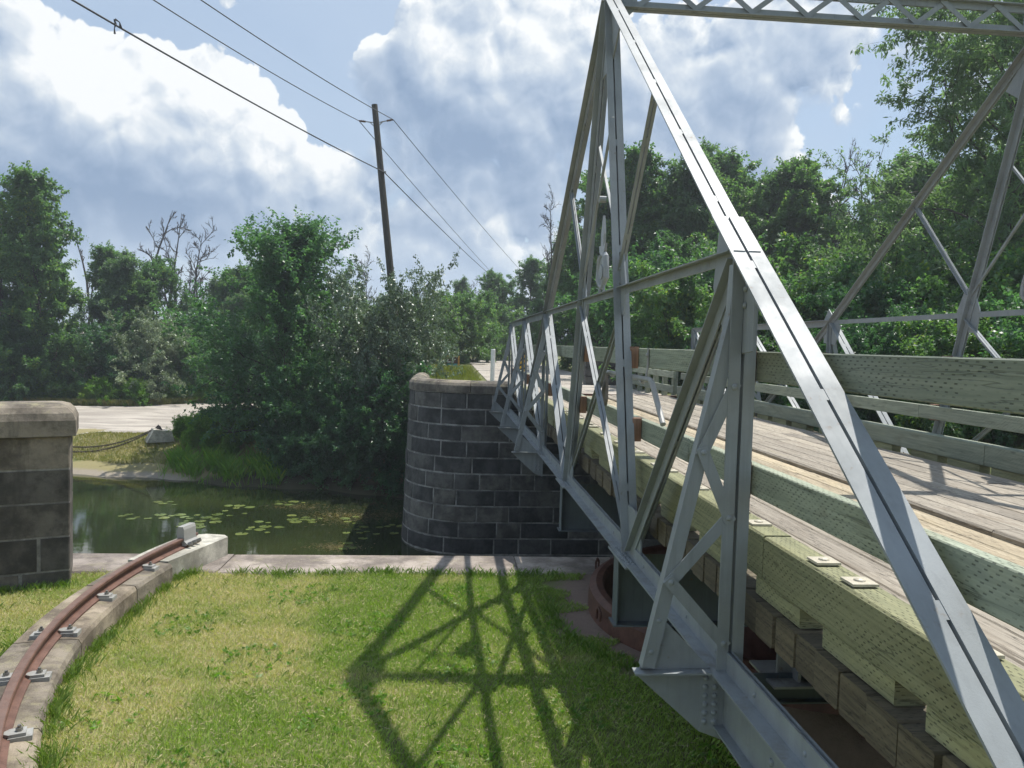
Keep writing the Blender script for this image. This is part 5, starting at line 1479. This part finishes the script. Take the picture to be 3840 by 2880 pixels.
# ------------------------------------------------------------------ mooring blocks and chains on the bank
def moor(px, py, Y, s, label, rz):
    b = at(px, py, Y); z = gz(b.x, Y)
    t = thing('mooring_block', label, 'concrete block', (b.x, Y, z)); t.rotation_euler = (0, 0, rz)
    m = MB(); m.prism([(-.62*s, 0), (.62*s, 0), (.50*s, .50*s), (-.30*s, .62*s)], (0, -.42*s, 0), (0, .42*s, 0), (1, 0, 0), (0, 0, 1)); put('block', m, 'concrete', t)
    for k in (-.22, .2):
        m = MB(); m.prism([(-.16*s, .645*s), (.10*s, .575*s), (-.02*s, .80*s)], (0, (k - .07)*s, 0), (0, (k + .07)*s, 0), (1, 0, 0), (0, 0, 1)); put('chain_lug', m, 'chain', t)
    return t, b
t1, b1 = moor(598, 1690, 38.6, 1.0, 'pale concrete mooring block with two chain lugs near the shore', .5)
t2, b2 = moor(690, 1662, 41.0, .9, 'second concrete mooring block half hidden by bright weeds', .4)
def chain(A, B, sag, label):
    m = MB(); n = 90
    pts = [A + (B - A)*(k/n) - Vector((0, 0, sag*4*(k/n)*(1 - k/n))) for k in range(n+1)]
    for k in range(n):
        c = (pts[k] + pts[k+1])/2; ax = (pts[k+1] - pts[k]).normalized(); sd = ax.cross(Vector((0, 0, 1))).normalized(); u_ = sd.cross(ax)
        w = sd if k % 2 == 0 else u_; L = (pts[k+1] - pts[k]).length*.72
        ring = [c + ax*L*math.cos(a) + w*.035*math.sin(a) for a in np.linspace(0, 2*PI, 7)]
        m.tube(ring, .016, 4, False)
    return tag(put('mooring_chain', m, 'chain'), label, 'chain')
A0 = Vector((b1.x - .35, 38.5, gz(b1.x, 38.6) + .55))
far_l = at(200, 1650, 38.0)
chain(A0, Vector((far_l.x, 38.0, gz(far_l.x, 38) + .55)), .42, 'upper rusty chain strung from the mooring block to behind the pier')
chain(A0 + Vector((.05, -.4, -.05)), Vector((far_l.x, 37.6, gz(far_l.x, 38) + .40)), .48, 'lower rusty chain strung from the mooring block to behind the pier')

# ------------------------------------------------------------------ look-alikes told apart by their order in the picture
ORD = ['first', 'second', 'third', 'fourth', 'fifth', 'sixth', 'seventh', 'eighth', 'ninth', 'tenth', 'eleventh', 'twelfth', 'thirteenth', 'fourteenth', 'fifteenth', 'sixteenth',
       'seventeenth', 'eighteenth', 'nineteenth', 'twentieth', 'twenty-first', 'twenty-second', 'twenty-third', 'twenty-fourth', 'twenty-fifth', 'twenty-sixth']
PHR = {'bushes beyond the far truss': 'leafy bushes beyond the far truss', 'trees of the wood behind the bridge': 'leafy trees in the wood behind the bridge', 'dark bushes along the bank': 'dark bushes overhanging the water below the elm',
       'undergrowth shrubs along the wood edge': 'green shrubs along the wood edge behind the road', 'trees of the wood behind the gravel road': 'leafy trees in the wood behind the gravel road',
       'verge shrubs': 'green shrubs beside the road beyond the abutment', 'far trees behind the abutment': 'small pale trees far behind the abutment', 'lush weeds on the bank': 'bright weed clumps on the bank left of the elm',
       'weeds along the far road edge': 'weed clumps along the far road edge'}
for gname, phr in PHR.items():
    os_ = [o for o in bpy.data.objects if o.get('group') == gname and o.parent is None]
    os_.sort(key=lambda o: (o.location.dot(rt))/(o.location.dot(fw)))
    for i_, o in enumerate(os_):
        if i_ < len(ORD): o['label'] = '%s from the left of the %s' % (ORD[i_], phr)

# ------------------------------------------------------------------ summer haze
hz = bpy.data.materials.new('summer_haze'); hz.use_nodes = True; hz.node_tree.nodes.clear()
H_ = NT(hz.node_tree); ho = H_.new('ShaderNodeOutputMaterial'); pvn = H_.new('ShaderNodeVolumePrincipled')
pvn.inputs['Color'].default_value = (.86, .92, 1.0, 1); pvn.inputs['Density'].default_value = HAZE; pvn.inputs['Anisotropy'].default_value = .35
H_.l.new(pvn.outputs[0], ho.inputs['Volume'])
mb = MB(); mb.box((-1000, -300, -9.0), (1000, 1000, 24.0), 1)
obj('haze', mb.mesh('haze'), hz, kind='stuff')
